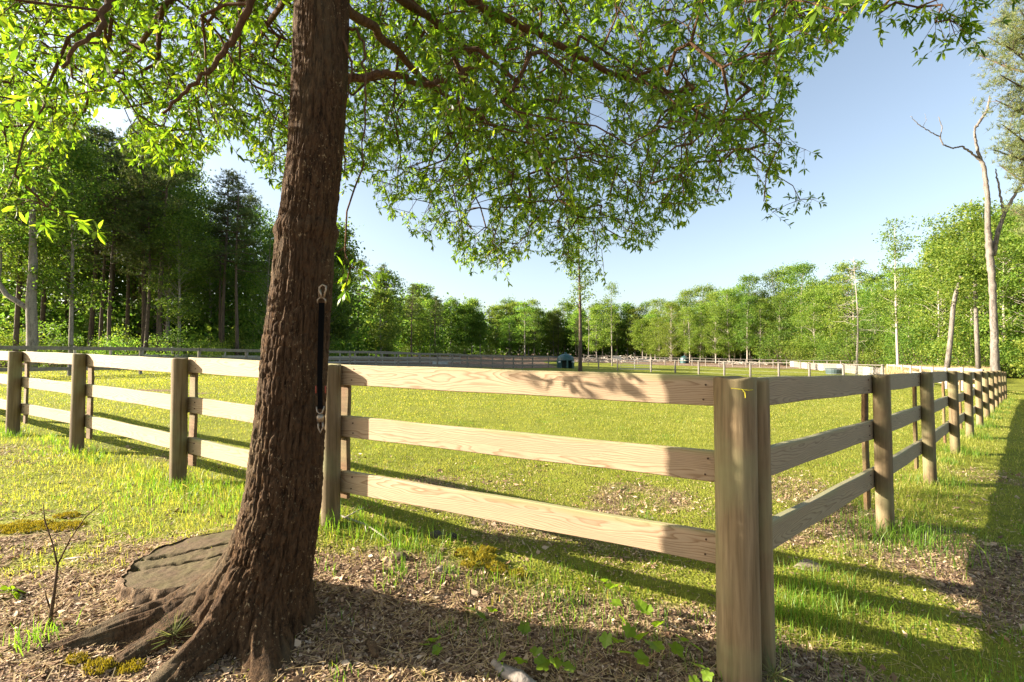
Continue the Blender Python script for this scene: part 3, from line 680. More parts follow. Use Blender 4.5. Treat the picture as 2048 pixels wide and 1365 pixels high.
def pine_proto(seed, H=16., base=.5, W=2.4, nb=34, tufts=26, L=.26, wd=.018, nblade=9, trunk_r=.16, bark=M_DARKBARK, nm=M_NEEDLE):
    rs = np.random.default_rng(seed); m = MB(); ph = rs.uniform(0, 6)
    def axis(z): return np.array([.12*math.sin(z*.3+ph), .12*math.cos(z*.25+ph), z])
    zs = np.linspace(-.4, H, 14); m.tube([axis(z) for z in zs], [trunk_r*max(.06, 1-.85*max(0, z)/H) for z in zs], 8)
    C = []; D = []
    for i in range(nb):
        u = base+(1-base)*(i+rs.random())/nb; z = u*H; k = (u-base)/(1-base)
        r = W*(1-k)**.6*rs.uniform(.55, 1.1)+.35; q = rs.uniform(0, 6.28); up = rs.uniform(-.05, .35)
        a = axis(z); d = np.array([math.cos(q), math.sin(q), up]); e = a+d*r; mid = a+d*r*.5+np.array([0, 0, -.10*r])
        m.tube([a, mid, e], [.05*trunk_r/.16, .03*trunk_r/.16, .010], 4, False)
        for t in range(tufts):
            s = rs.uniform(.35, 1.02); p = (a*(1-s)**2+2*mid*s*(1-s)+e*s*s)+rs.normal(0, 1, 3)*np.array([.28, .28, .13])*(.4+.8*s)
            C.append(p); dd = d*.6+np.array([0, 0, .5])+rs.normal(0, .4, 3); D.append(dd/np.linalg.norm(dd))
    for i in range(4):                       # dead stubs below the crown
        z = H*rs.uniform(base*.45, base); q = rs.uniform(0, 6.28); a = axis(z); e = a+np.array([math.cos(q), math.sin(q), .1])*rs.uniform(.5, 1.4)
        m.tube([a, e], [.02, .006], 4, False)
    V, F = needle_tufts(np.array(C), np.array(D), L, rs, nblade, wd)
    return m.mesh('trunk', bark, True), npmesh('crown', V, F, nm)
def bare_proto(seed, H=11., r=.10, nb=34, bark=M_PALEBARK, zlo=.25):
    rs = np.random.default_rng(seed); m = MB(); b = MB(); ph = rs.uniform(0, 6)
    def axis(z): return np.array([.10*math.sin(z*.5+ph), .08*math.cos(z*.4), z])
    zs = np.linspace(-.3, H, 16); m.tube([axis(z) for z in zs], [r*max(.08, 1-.95*max(0, z)/H) for z in zs], 7)
    for i in range(nb):
        u = rs.uniform(zlo, .98); z = u*H; q = rs.uniform(0, 6.28); L = (1.15-u)*H*.26*rs.uniform(.5, 1.1)
        a = axis(z); d = np.array([math.cos(q), math.sin(q), rs.uniform(-.35, .5)]); e = a+d*L; mid = a+d*L*.5+rs.normal(0, .06*L, 3)
        b.tube([a, mid, e], [.018, .012, .004], 4, False)
        for k in range(3):
            s = rs.uniform(.4, .95); p = a+(e-a)*s; dd = d+rs.normal(0, .6, 3); b.tube([p, p+dd*L*.3], [.007, .003], 3, False)
    return m.mesh('trunk', bark, True), b.mesh('branches', bark, True)
def shrub_proto(seed, H=2.6, W=1.5, n=26, per=90, leaf=.12, lmat=M_LEAF_A):
    rs = np.random.default_rng(seed); m = MB(); C = []
    for i in range(n):
        q = rs.uniform(0, 6.28); r = W*math.sqrt(rs.random()); z = H*rs.uniform(.15, 1)*(1-.35*(r/W)**2)
        c = np.array([r*math.cos(q), r*math.sin(q), z]); a = np.array([r*.2*math.cos(q), r*.2*math.sin(q), -.1])
        m.tube([a, (a+c)/2+rs.normal(0, .1, 3), c], [.02, .014, .005], 4, False)
        C.append(c+rs.normal(0, 1, (per, 3))*np.array([.3, .3, .2])*W/1.5)
    V, F = cards(np.concatenate(C), leaf, rs, .4)
    return m.mesh('stems', M_DARKBARK, True), npmesh('foliage', V, F, lmat)

def place(protos, name, label, cat, x, y, H, H0, rz, group=None, wid=1.0, names=('trunk', 'crown')):
    e = empty(name, (x, y, gz(x, y)-.05)); e.rotation_euler = (0, 0, rz); s = H/H0; e.scale = (s*wid, s*wid, s)
    for me, nm in zip(protos, names):
        o = bpy.data.objects.new(nm, me); link(o); o.parent = e
    return tag(e, label, cat, group)

# left wood: close, so finer leaves
PB_L = [broad_proto(100+i, 14, (2.3, 1.8, 2.6, 2.0)[i], (.30, .42, .25, .36)[i], 90, 150, .155, .50, .13, .02, .8, M_DARKBARK if i % 2 else M_GREYBARK, (M_LEAF_A, M_LEAF_B)[i % 2]) for i in range(4)]
PP = [pine_proto(120+i, 16, .52, 2.3, 40, 30, .24, .014, 10, .17) for i in range(3)]
PB_M = [broad_proto(140+i, 14, (3.3, 2.7, 3.1, 2.5)[i], (.16, .24, .14, .26)[i], 90, 105, .30, .62, .15, .02, .75, M_GREYBARK, (M_LEAF_A, M_LEAF_B, M_LEAF_C)[i % 3]) for i in range(4)]
PB_R = [broad_proto(160+i, 14, (3.2, 2.5, 2.9, 2.3, 3.4, 2.6)[i], (.10, .18, .14, .22, .10, .16)[i], (120, 80, 100, 75, 125, 85)[i], 120, .20, .52, .13, .035, .78, M_PALEBARK, (M_LEAF_B, M_LEAF_C, M_LEAF_B, M_LEAF_A, M_LEAF_C, M_LEAF_B)[i], 1.2) for i in range(6)]
PSL = [broad_proto(180+i, 12, 1.2, .25, 46, 60, .17, .34, .09, .01, .9, M_GREYBARK, M_LEAF_B) for i in range(2)]
PSH = [shrub_proto(200+i, lmat=(M_LEAF_A, M_LEAF_B, M_LEAF_C)[i]) for i in range(3)]
PBARE = [bare_proto(220), bare_proto(221, 12, .07, 26, M_GREYBARK, .4)]

EDGE = np.array([(-110, 26.5), (140, 27), (450, 30), (560, 36), (640, 44), (700, 52), (800, 78), (900, 100), (1000, 120), (1100, 122), (1250, 112), (1350, 98), (1450, 90), (1550, 84), (1700, 68), (1800, 58), (1900, 48), (2048, 42), (2200, 38)])
TOPY = np.array([(-110, 150), (60, 170), (150, 250), (280, 262), (340, 275), (385, 330), (410, 400), (450, 345), (500, 370), (540, 420), (620, 450), (700, 468), (740, 520), (800, 562), (830, 560), (900, 575), (960, 600), (1050, 602), (1150, 604), (1300, 612), (1350, 582), (1400, 572), (1450, 575), (1500, 562),
                 (1600, 542), (1700, 522), (1760, 560), (1800, 545), (1850, 520), (1900, 430), (1960, 390), (2048, 380), (2200, 340)])
rs = np.random.default_rng(77)
ORD = 'first second third fourth fifth sixth seventh eighth ninth tenth eleventh twelfth thirteenth fourteenth fifteenth sixteenth seventeenth eighteenth nineteenth twentieth'.split()
def nth(i): return ORD[i] if i < 20 else ('twenty-'+ORD[i-20] if i < 29 else 'thirtieth' if i == 29 else 'thirty-'+ORD[i-30])
def forest(p0, p1, step, rows, picks, label, group, name, jitter=1.0, cat='tree'):
    """rows of trees parallel to the wood's edge between photo columns p0 and p1; front-row trees are told apart by their place in the row"""
    for r in range(rows):
        col = p0+rs.uniform(0, 20); cnt_ = 0
        while col < p1:
            d = np.interp(col, EDGE[:, 0], EDGE[:, 1])*(1+rs.uniform(-.02, .04))+r*4.2+rs.uniform(-1, 1)*jitter
            top = np.interp(col, TOPY[:, 0], TOPY[:, 1]); x = (col-1024)/FPX*d
            H = (712-top)/FPX*d+CAM_Z-gz(x, d); H *= rs.uniform(.74, 1.06)*(1.04 if r else .95)*(.97 if col < 640 else 1)
            k = picks[rs.integers(len(picks))]; pr, H0, nm, wid = k
            lab = label[nm]
            if r == 0 and 12 < col < 2036: lab = nth(cnt_)+' tree from the left in the front row of the '+name+', '+{'pine_tree': 'a dark pine', 'broadleaf_tree': 'a broadleaf', 'bare_sapling': 'a leafless sapling'}[nm]; cnt_ += 1
            place(pr, nm, lab, cat, x, d, H, H0, rs.uniform(0, 6.28), group[nm] if isinstance(group, dict) else group, wid*rs.uniform(.85, 1.15)*np.clip(12/H, .6, 1.6) if H < 12 else wid)
            col += step/d*FPX*rs.uniform(.65, 1.35)
forest(-110, 640, 2.9, 4, [(p, 14, 'broadleaf_tree', 1) for p in PB_L]*2+[(p, 16, 'pine_tree', 1) for p in PP],
       {'broadleaf_tree': 'broadleaf tree deeper in the dark left wood, behind its front row', 'pine_tree': 'tall dark pine deeper in the left wood, behind its front row'},
       {'broadleaf_tree': 'broadleaf trees of the left wood', 'pine_tree': 'pines of the left wood'}, 'left wood')
forest(640, 1290, 5.0, 3, [(p, 14, 'broadleaf_tree', 1) for p in PB_M]*2+[(PP[0], 16, 'pine_tree', 1.1), (PP[1], 16, 'pine_tree', 1.1)],
       {'broadleaf_tree': 'broadleaf tree of the distant wood, behind its front row', 'pine_tree': 'dark pine of the distant wood, behind its front row'},
       {'broadleaf_tree': 'broadleaf trees of the far wood', 'pine_tree': 'pines of the far wood'}, 'distant wood')
forest(1290, 2200, 3.1, 3, [(p, 14, 'broadleaf_tree', 1) for p in PB_R]+[(PBARE[1], 12, 'bare_sapling', 1)],
       {'broadleaf_tree': 'sunlit spring-green broadleaf tree of the right wood, behind its front row', 'bare_sapling': 'thin leafless sapling of the right wood, behind its front row'}, {'broadleaf_tree': 'sunlit trees of the right wood', 'bare_sapling': 'leafless saplings of the right wood'}, 'right wood')
# undergrowth along the edges
for a, b, st, lab, grp, hh in [(-110, 640, 2.4, 'leafy bush of the second row under the dark left wood', 'bushes of the left wood', (1.2, 2.8)), (640, 1000, 5, 'dark bush of the second row under the distant wood', 'bushes of the far wood', (2, 3.5)), (1560, 2200, 2.4, 'sunlit bush of the second row under the right wood', 'bushes of the right wood', (2.2, 6))]:
    for r in range(2):
        col = a; cnt_ = 0
        while col < b:
            d = np.interp(col, EDGE[:, 0], EDGE[:, 1])-1.5+r*3+rs.uniform(-1, 1); x = (col-1024)/FPX*d; i = rs.integers(3)
            lb = lab
            if r == 0 and 12 < col < 2036: lb = nth(cnt_)+' bush from the left along the front of the '+grp.split('of the ')[1].replace('far', 'distant'); cnt_ += 1
            place(PSH[i], 'bush', lb, 'bush', x, d, rs.uniform(*hh), 2.6, rs.uniform(0, 6.28), grp, 1.0, ('stems', 'foliage'))
            col += st/d*FPX*rs.uniform(.6, 1.4)
# the wood's depth behind the rows, one mass nobody could count
def mass():
    C = []
    for i in range(1900):
        col = rs.uniform(-130, 2200)
        d = np.interp(col, EDGE[:, 0], EDGE[:, 1])+rs.uniform(13, 26); x = (col-1024)/FPX*d
        top = np.interp(col, TOPY[:, 0], TOPY[:, 1])+14; H = (712-top)/FPX*d; z = gz(x, d)+rs.uniform(.0, .78)*(H+1.0)*rs.uniform(.6, 1)
        s = 1.5*d/70+.5; q = np.array([x, d, z])+np.clip(rs.normal(0, 1, (70, 3)), -1.9, 1.9)*np.array([s*1.2, s, s*.55]); C.append(q)
    for i in range(330):
        col = rs.uniform(-130, 760); d = np.interp(col, EDGE[:, 0], EDGE[:, 1])+rs.uniform(6, 20); x = (col-1024)/FPX*d
        C.append(np.array([x, d, gz(x, d)+rs.uniform(.3, 4.5)])+rs.normal(0, 1, (60, 3))*np.array([1.0, .8, .5]))
    C = np.concatenate(C); V, F = cards(C, .30+C[:, 1]*.0045, rs, .3)
    tag(obj('distant_woodland', npmesh('distant_woodland', V, F, M_LEAF_A)), 'deep woodland foliage filling in behind the front rows of trees', 'woodland', None, 'stuff')
mass()

# ------------------------------------------------------------------ trees one can single out
x, d = -26.6, 26.0
m = MB(); p = at(66, 690, 25.0); g0 = gz(p.x, p.y)
pale = MB(); pale.tube([(0, 0, -.3), (0, 0, .6), (-.08, 0, 2.2), (-.18, 0, 3.6), (-.22, .1, 5.4), (-.35, .1, 8.2), (-.2, 0, 11)], [.30, .25, .23, .22, .19, .13, .05], 10)
pale.tube([(-.10, 0, 3.0), (-.6, -.1, 3.4), (-1.3, -.2, 3.9), (-1.75, -.2, 4.6), (-1.8, -.1, 6.0), (-2.1, 0, 8)], [.13, .13, .12, .11, .09, .04], 8)
pm = pale.mesh('trunk', M_GREYBARK, True); cr = broad_proto(301, 13, 2.6, .50, 46, 130, .16, .5, .02, .0, .8, M_GREYBARK, M_LEAF_A)
e = empty('forked_tree', (p.x, p.y, g0)); obj('trunk', pm, e).matrix_local = Matrix(); 
o = bpy.data.objects.new('crown', cr[1]); link(o); o.parent = e
tag(e, 'pale grey forked tree at the left edge in front of the dark wood', 'tree')
for col, top, d, wd_ in ((283, 250, 30, 1), (322, 268, 29, 1.1), (204, 300, 30, .8), (448, 338, 33, 1)):
    x = (col-1024)/FPX*d; H = (712-top)/FPX*d+CAM_Z-gz(x, d)
    place(PP[col % 3], 'pine_tree', {283: 'tall thin dark pine just left of the thickest pine in the left wood', 322: 'thickest tall dark pine rising from the middle of the left wood', 204: 'slim dark pine standing left of the pair of tall pines', 448: 'dark pine with a rounded top nearest the foreground trunk'}[col], 'tree', x, d, H, 16, col*.1, 'pines of the left wood', wd_)
# slender tree in the paddock
def slender(col, basey, top, d, pr, label, wid=1, H0=12., name='slender_tree'):
    x = (col-1024)/FPX*d; g = gz(x, d); H = (712-top)/FPX*d+CAM_Z-g
    return place(pr, name, label, 'tree', x, d, H, H0, col*.37, None, wid)
dark_sl = broad_proto(310, 16, 1.35, .34, 60, 55, .19, .36, .19, .012, .9, M_DARKBARK, M_LEAF_B, .9)
slender(1160, 742, 392, 44, dark_sl, 'lone slender dark-trunked tree standing in the paddock beside the green hut', 1.0, 16.)
slender(1224, 722, 562, 62, PSL[0], 'young slender pale-trunked tree right of the dark-trunked paddock tree', 1.0)
slender(1177, 720, 600, 58, PBARE[1], 'thin leaning leafless sapling close behind the dark-trunked paddock tree', 1.0, 12., 'bare_sapling')
slender(1795, 745, 432, 46, broad_proto(312, 14, 1.25, .30, 60, 70, .17, .34, .12, .008, .95, M_PALEBARK, M_LEAF_B), 'tall narrow pale-trunked tree rising above the right-hand wood', 1.0, 14.)
bt = slender(1714, 752, 512, 43, PBARE[0], 'bare pale tree with thin leafless side branches beyond the wire fence', 1.0, 11., 'bare_tree')
slender(1050, 712, 600, 105, PSL[1], 'bright narrow young tree against the distant dark wood', 1.9, 12.)
# leaning trunk, and a pale one, in front of the right wood
def custom_tree(name, label, pts, rad, crown, cz, cscale=1.0):
    b = Vector(pts[0]); e = empty(name, (b.x, b.y, gz(b.x, b.y)-.05)); m = MB()
    m.tube([Vector(q)-e.location for q in pts], rad, 10); obj('trunk', m.mesh('trunk', M_SNAG, True), e).matrix_local = Matrix()
    if crown:
        o = bpy.data.objects.new('crown', crown); link(o); o.parent = e; o.location = cz; o.scale = (cscale,)*3
    return tag(e, label, 'tree')
cr1 = broad_proto(330, 9, 2.5, .25, 60, 150, .17, .48, .02, 0, .8, M_GREYBARK, M_LEAF_B)[1]
custom_tree('leaning_tree', 'grey trunk leaning right in front of the sunlit wood on the right', [at(1893, 745, 30), at(1900, 690, 30), at(1907, 610, 30.2), at(1918, 560, 30.4), at(1942, 520, 30.6), at(1955, 470, 30.8)], [.15, .135, .125, .105, .07, .04], cr1, (1.0, 0, 3.0), .95)
cr2 = broad_proto(331, 9, 1.5, .3, 40, 110, .16, .42, .02, 0, .8, M_GREYBARK, M_LEAF_C)[1]
custom_tree('pale_tree', 'slim pale straight trunk between the leaning trunk and the tall dead snag', [at(1957, 742, 31), at(1953, 660, 31), at(1950, 560, 31), at(1947, 450, 31), at(1942, 400, 31)], [.14, .12, .11, .08, .04], cr2, (-.2, 0, 3.6), .95)
# dead snag
SN = 25.0
sn = empty('dead_snag', tuple(at(1991, 752, SN))); sn.location.z = gz(sn.location.x, sn.location.y)-.1
def snag_part(pts, rad, name='limb', n=12):
    A = np.array([tuple(p) for p in pts]); t = np.linspace(0, len(pts)-1, 8*(len(pts)-1)+1); path = np.stack([np.interp(t, range(len(pts)), A[:, k]) for k in range(3)], 1)
    path[1:-1] += RNG.normal(0, .012, path[1:-1].shape); rr = np.interp(t, range(len(pts)), rad)*.54*(1+RNG.normal(0, .06, len(t)))
    m = MB(); m.tube(path, list(rr), n); return obj(name, m.mesh(name, M_SNAG, True), sn)
snag_part([at(1992, 775, SN), at(1990, 735, SN), at(1988, 650, SN), at(1984, 560, SN), at(1979, 505, SN), at(1976, 450, SN), at(1974, 380, SN), at(1968, 335, SN), at(1956, 305, SN), at(1949, 270, SN), at(1951, 252, SN)], [.40, .33, .29, .27, .29, .23, .21, .17, .13, .10, .07], 'trunk', 16)
snag_part([at(1986, 512, SN), at(1994, 470, SN), at(2008, 430, SN), at(2024, 400, SN), at(2046, 362, SN), at(2066, 330, SN)], [.22, .19, .17, .14, .11, .08])
snag_part([at(2008, 430, SN), at(2003, 400, SN), at(1996, 365, SN), at(1991, 338, SN)], [.12, .10, .08, .04])
snag_part([at(1951, 256, SN), at(1962, 240, SN), at(1974, 222, SN), at(1978, 205, SN), at(1979, 192, SN)], [.11, .12, .12, .08, .05])
snag_part([at(1966, 325, SN), at(1945, 308, SN), at(1924, 293, SN), at(1905, 297, SN), at(1886, 290, SN), at(1880, 275, SN), at(1858, 262, SN), at(1838, 250, SN), at(1821, 233, SN)], [.11, .10, .08, .065, .06, .055, .045, .04, .02])
snag_part([at(1881, 276, SN), at(1884, 255, SN), at(1877, 234, SN)], [.045, .04, .025])
snag_part([at(1846, 253, SN), at(1853, 240, SN), at(1849, 228, SN)], [.02, .015, .008])
tag(sn, 'tall dead snag with broken forked limbs at the right edge', 'tree')
# the big pine reaching in from the right
def right_pine():
    rs = np.random.default_rng(9); D0 = 21.; b = at(2135, 760, D0); e = empty('pine_tree', (b.x, b.y, gz(b.x, b.y)-.05)); m = MB()
    ax = [at(2135, 760, D0), at(2120, 500, D0), at(2100, 200, D0), at(2085, -60, D0), at(2080, -250, D0)]
    m.tube(ax, [.36, .30, .22, .12, .03], 10); br = MB(); C = []; Dn = []
    tips = [(1985, 35), (1955, 110), (2000, 150), (2010, 90), (1990, 200), (2005, 250), (1985, 300), (1998, 330), (2030, 270), (2040, 330), (2000, -30), (2040, 20), (2060, 160), (2020, 420), (2050, 440), (2036, 215), (2090, 380), (2150, 300), (2180, 200), (2200, 100), (2150, 20), (2020, 60), (1975, 75), (2070, 330)]
    for (x, y) in tips:
        dd = D0+rs.uniform(-2.2, 2.2); tp = at(x, y, dd); s = np.clip((760-(y+rs.uniform(20, 80)))/1010, 0.1, .95)
        a = at(np.interp(s, [0, .26, .55, .81, 1], [2135, 2120, 2100, 2085, 2080]), np.interp(s, [0, .26, .55, .81, 1], [760, 500, 200, -60, -250]), D0)
        mid = (a+tp)/2+Vector((0, 0, -.15)); br.tube([a, mid, tp], [.07, .045, .015], 6, False); dv = (tp-a).normalized()
        for k in range(16):
            t = rs.uniform(.35, 1.0); q = a.lerp(tp, t)+Vector(rs.normal(0, .28, 3))*.9; br.tube([a.lerp(tp, t*.93), q], [.015, .006], 3, False)
            for z in range(11):
                C.append(np.array(q)+rs.normal(0, .17, 3)*np.array([1.2, 1.2, .6])); v = np.array(dv)*.6+np.array([0, 0, .45])+rs.normal(0, .4, 3); Dn.append(v/np.linalg.norm(v))
    V, F = needle_tufts(np.array(C), np.array(Dn), .20, rs, 10, .007)
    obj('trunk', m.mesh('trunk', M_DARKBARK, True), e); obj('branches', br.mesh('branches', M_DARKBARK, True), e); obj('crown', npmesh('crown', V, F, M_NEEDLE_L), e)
    tag(e, 'large sunlit pine with airy needle boughs reaching in at the right edge', 'tree')
right_pine()
# trees standing off to the left whose shadows stripe the paddock
for i, (x, y, H) in enumerate(()):
    place(PSL[i % 2], 'slender_tree', 'slim tree standing beyond the left edge, shading the paddock', 'tree', x, y, H, 12, i*2., 'slim trees beyond the left edge')

# ------------------------------------------------------------------ far fences
def far_fence(name, label, pts, h, rails, rh, rt, pr, pmat, rmat, wires=0):
    root = empty(name, (pts[0][0], pts[0][1], gz(*pts[0]))); tag(root, label, 'fence')
    pm = MB(); pm.tube([(0, 0, -.1), (0, 0, h-.02), (0, 0, h)], [pr, pr*.95, pr*.85], 9); pme = pm.mesh('post', pmat, False)
    Z = [gz(*p) for p in pts]
    for p, z in zip(pts, Z): obj('post', pme, root, Matrix.Translation((p[0], p[1], z)) @ Matrix.Rotation(random.uniform(-.02, .02), 4, 'X'))
    for (p, q), (a, b) in zip(zip(pts[:-1], pts[1:]), zip(Z[:-1], Z[1:])):
        for f in rails:
            A = Vector((p[0], p[1], a+f)); B = Vector((q[0], q[1], b+f)); x = (B-A).normalized(); y = Vector((0, 0, 1)).cross(x).normalized(); z = x.cross(y)
            M = Matrix(((x.x, y.x, z.x, (A.x+B.x)/2), (x.y, y.y, z.y, (A.y+B.y)/2), (x.z, y.z, z.z, (A.z+B.z)/2), (0, 0, 0, 1)))
            n = y*(-pr*.9)
            bm = MB(); bm.box((0, -pr-.012, 0), ((B-A).length+.05, rt, rh)); obj('rail', bm.mesh('rail', rmat), root, M)
    if wires:
        wm = MB()
        for (p, q), (a, b) in zip(zip(pts[:-1], pts[1:]), zip(Z[:-1], Z[1:])):
            for k in range(wires):
                f = h*(.15+.75*k/max(1, wires-1)); wm.tube([(p[0], p[1], a+f), (q[0], q[1], b+f)], .004, 3, False)
        obj('wire', wm.mesh('wire', simple('wire', (.35, .34, .32), .5, .5, .7)), root)
    return root
def line_pts(p0, p1, cols):
    out = []
    (x0, y0), (x1, y1) = p0, p1
    for c in cols:
        k = (c-1024)/FPX; t = (k*y0-x0)/((x1-x0)-k*(y1-y0)); out.append((x0+(x1-x0)*t, y0+(y1-y0)*t))
    return out
far_fence('board_fence', 'grey weathered board fence crossing behind the near paddock on the left', line_pts((-18.6, 19.7), (5.8, 52), [-160, -20, 140, 282, 398, 493, 575, 640, 700, 752, 797, 840, 875, 905, 935, 962, 985, 1007, 1027, 1045, 1065, 1097, 1128]),
          1.25, (1.16, .72, .30), .15, .03, .07, M_OLD, M_OLD)
far_fence('board_fence', 'paler board fence further back along the dark wood', line_pts((-21, 24.6), (0, 64), [150, 222, 285, 345, 400, 450, 495, 540, 580, 616, 650, 680, 710, 738, 765, 790, 815, 838, 860, 880, 900, 920]),
          1.2, (1.1, .7, .3), .13, .03, .06, M_OLDPALE, M_OLDPALE)
far_fence('post_fence', 'short run of posts linking the far board fence to the metal gate', [tuple(at(c, 720, d)[:2]) for c, d in ((1128, 52), (1197, 49.5), (1235, 48))], 1.25, (1.2,), .05, .04, .07, M_OLD, M_OLD, 4)
far_fence('post_fence', 'wire fence with thick wooden posts across the middle of the paddock', line_pts(tuple(at(1302, 720, 47)[:2]), tuple(at(1686, 720, 34)[:2]), [1302, 1350, 1397, 1448, 1500, 1557, 1618, 1686, 1764]), 1.3, (1.24,), .05, .04, .085, M_OLD, M_OLD, 4)
far_fence('post_fence', 'distant post fence in front of the bare yard and wood', line_pts(tuple(at(1165, 720, 78)[:2]), tuple(at(1740, 720, 62)[:2]), list(range(1168, 1745, 27))), 1.2, (1.15,), .06, .04, .07, M_OLD, M_OLD, 2)
bk = [(20.5+11.5*i/9, 19.5+20.5*i/9) for i in range(10)]
far_fence('board_fence', 'sunlit board fence closing the far side of the right-hand paddock', bk[1:], 1.2, (1.1, .72, .34), .14, .03, .065, M_OLDPALE, M_OLDPALE)
# solid fence of upright boards
def solid_fence():
    p0, p1 = Vector((32.2, 40.4, 0)), Vector((45, 76, 0)); n = 14; root = empty('solid_fence', (p0.x, p0.y, gz(p0.x, p0.y))); tag(root, 'pale solid fence of upright grey boards beyond the wire fence', 'fence')
    for i in range(n):
        a = p0.lerp(p1, i/n); b = p0.lerp(p1, (i+1)/n); L = (b-a).length; x = (b-a).normalized(); m = MB(); k = 9
        for q in range(k): m.box((L*(q+.5)/k, random.uniform(-.012, .012), .43+random.uniform(-.03, .03)), (L/k-.03, .022, .86))
        m.box((L/2, .035, .70), (L, .04, .09)); m.box((L/2, .035, .3), (L, .04, .09))
        M = Matrix(((x.x, -x.y, 0, a.x), (x.y, x.x, 0, a.y), (0, 0, 1, gz(a.x, a.y)), (0, 0, 0, 1)))
        obj('board_panel', m.mesh('board_panel', M_OLDPALE if i % 3 == 1 else M_OLD), root, M)
solid_fence()
# field gate
def gate():
    A = Vector((*at(1240, 720, 47.8)[:2], 0)); B = Vector((*at(1299, 720, 47.1)[:2], 0)); z = gz(A.x, A.y); root = empty('field_gate', (A.x, A.y, z)); tag(root, 'grey tubular metal field gate between wooden posts', 'gate')
    M_ = simple('galvanised_tube', (.42, .42, .40), .45, .5, .6); fr = MB(); u = Vector((0, 0, 1))
    fr.tube([A+u*(z+.2), A+u*(z+1.2), B+u*(z+1.2), B+u*(z+.2), A+u*(z+.2)], .03, 6); obj('gate_frame', fr.mesh('gate_frame', M_), root)
    for h in (.45, .7, .95):
        r = MB(); r.tube([A+u*(z+h), B+u*(z+h)], .022, 6); obj('bar', r.mesh('bar', M_), root)
    r = MB(); r.tube([A.lerp(B, .5)+u*(z+.2), A.lerp(B, .5)+u*(z+1.2)], .022, 6); obj('brace', r.mesh('brace', M_), root)
gate()
# moulded dome huts
def dome_hut(px, d, s, label, rz):
    p = at(px, 720, d); z = gz(p.x, p.y); root = empty('dome_shelter', (p.x, p.y, z)); root.rotation_euler = (0, 0, rz); tag(root, label, 'shelter')
    g = simple('green_plastic', (.018, .075, .070), .45, .5, 0, .3, 3); n = 32; V = []; F = []
    prof = [(1.0, 0), (1.0, .55), (.99, .95), (.93, 1.2), (.80, 1.40), (.58, 1.56), (.32, 1.66), (.12, 1.70), (.001, 1.71)]
    for r, h in prof:
        for k in range(n):
            a = 2*math.pi*k/n; rb = r*(1+(.022 if (k//2) % 2 else 0)*(h < 1.3)); V.append((rb*s*math.cos(a), rb*s*math.sin(a), h*s-.03))
    for j in range(len(prof)-1):
        for k in range(n):
            mid = (k+.5)/n
            if j < 2 and any(abs(mid-c) < .045 for c in (.70, .83)): continue          # door and window openings
            F.append((j*n+k, j*n+(k+1) % n, (j+1)*n+(k+1) % n, (j+1)*n+k))
    me = bpy.data.meshes.new('shell'); me.from_pydata(V, [], F); me.update(); me.materials.append(g); o = bpy.data.objects.new('shell', me); link(o); o.parent = root
    md = o.modifiers.new('thick', 'SOLIDIFY'); md.thickness = .05
    c = MB(); c.tube([(0, 0, 1.66*s), (0, 0, 1.80*s), (0, 0, 1.84*s)], [.16*s, .15*s, .08*s], 12); o = bpy.data.objects.new('vent_cap', c.mesh('vent_cap', g)); link(o); o.parent = root
    b = MB()
    for a in (.62, .90): b.box((.99*s*math.cos(a*6.283), .99*s*math.sin(a*6.283), .75*s), (.22*s, .22*s, .18*s), Matrix.Rotation(a*6.283, 3, 'Z'))
    o = bpy.data.objects.new('white_label', b.mesh('white_label', simple('white_plate', (.7, .72, .72), .6))); link(o); o.parent = root
dome_hut(1131, 50, .92, 'dark green domed plastic animal shelter left of the dark-trunked tree', 0)
dome_hut(1369, 86, .80, 'small distant green domed shelter in the far paddock', .5)
# feed trough
def trough(px, d, L, H, W, label, col, nm='feed_trough'):
    p = at(px, 720, d); z = gz(p.x, p.y); root = empty(nm, (p.x, p.y, z)); tag(root, label, 'trough'); mt = simple(nm+'_paint', col, .6, .3, 0, .3, 4)
    def part(n_, c, dd):
        m = MB(); m.box(c, dd); o = bpy.data.objects.new(n_, m.mesh(n_, mt)); link(o); o.parent = root
    for sx in (-1, 1): part('end_panel', (sx*L/2, 0, H*.55), (.05, W, H*.8))
    for sy in (-1, 1): part('side_panel', (0, sy*W/2, H*.62), (L-.055, .04, H*.55))
    part('floor_panel', (0, 0, H*.38), (L-.06, W-.05, .04))
    for sx in (-1, 1):
        for sy in (-1, 1): part('leg', (sx*(L/2-.09), sy*(W/2-.09), H*.17), (.09, .09, H*.36))
trough(881, 38.5, 1.15, .62, .7, 'pale box trough in the shaded paddock behind the far board fence', (.45, .47, .45))
trough(1232, 84, 1.6, 1.2, 1.0, 'white box standing by the brush pile at the edge of the far wood', (.7, .68, .6), 'storage_box')
def tub(px, d, r, h, label, col):
    p = at(px, 735, d); m = MB(); z = gz(p.x, p.y); n = 20; V = []; F = []
    for rr, hh in ((r*.9, 0), (r*.97, h*.5), (r, h-.03), (r+.03, h-.02), (r+.03, h), (r-.04, h), (r*.88, .1), (.001, .1)):
        for k in range(n): V.append((rr*math.cos(2*math.pi*k/n), rr*math.sin(2*math.pi*k/n), hh))
    for j in range(7):
        for k in range(n): F.append((j*n+k, j*n+(k+1) % n, (j+1)*n+(k+1) % n, (j+1)*n+k))
    me = bpy.data.meshes.new('tub'); me.from_pydata(V, [], F); me.update(); me.materials.append(simple('tub_plastic', col, .5, .4)); o = obj('water_tub', me, None, Matrix.Translation((p.x, p.y, z))); tag(o, label, 'tub')
tub(1668, 47, .75, .6, 'dark round water tub against the pale solid fence', (.06, .09, .09))
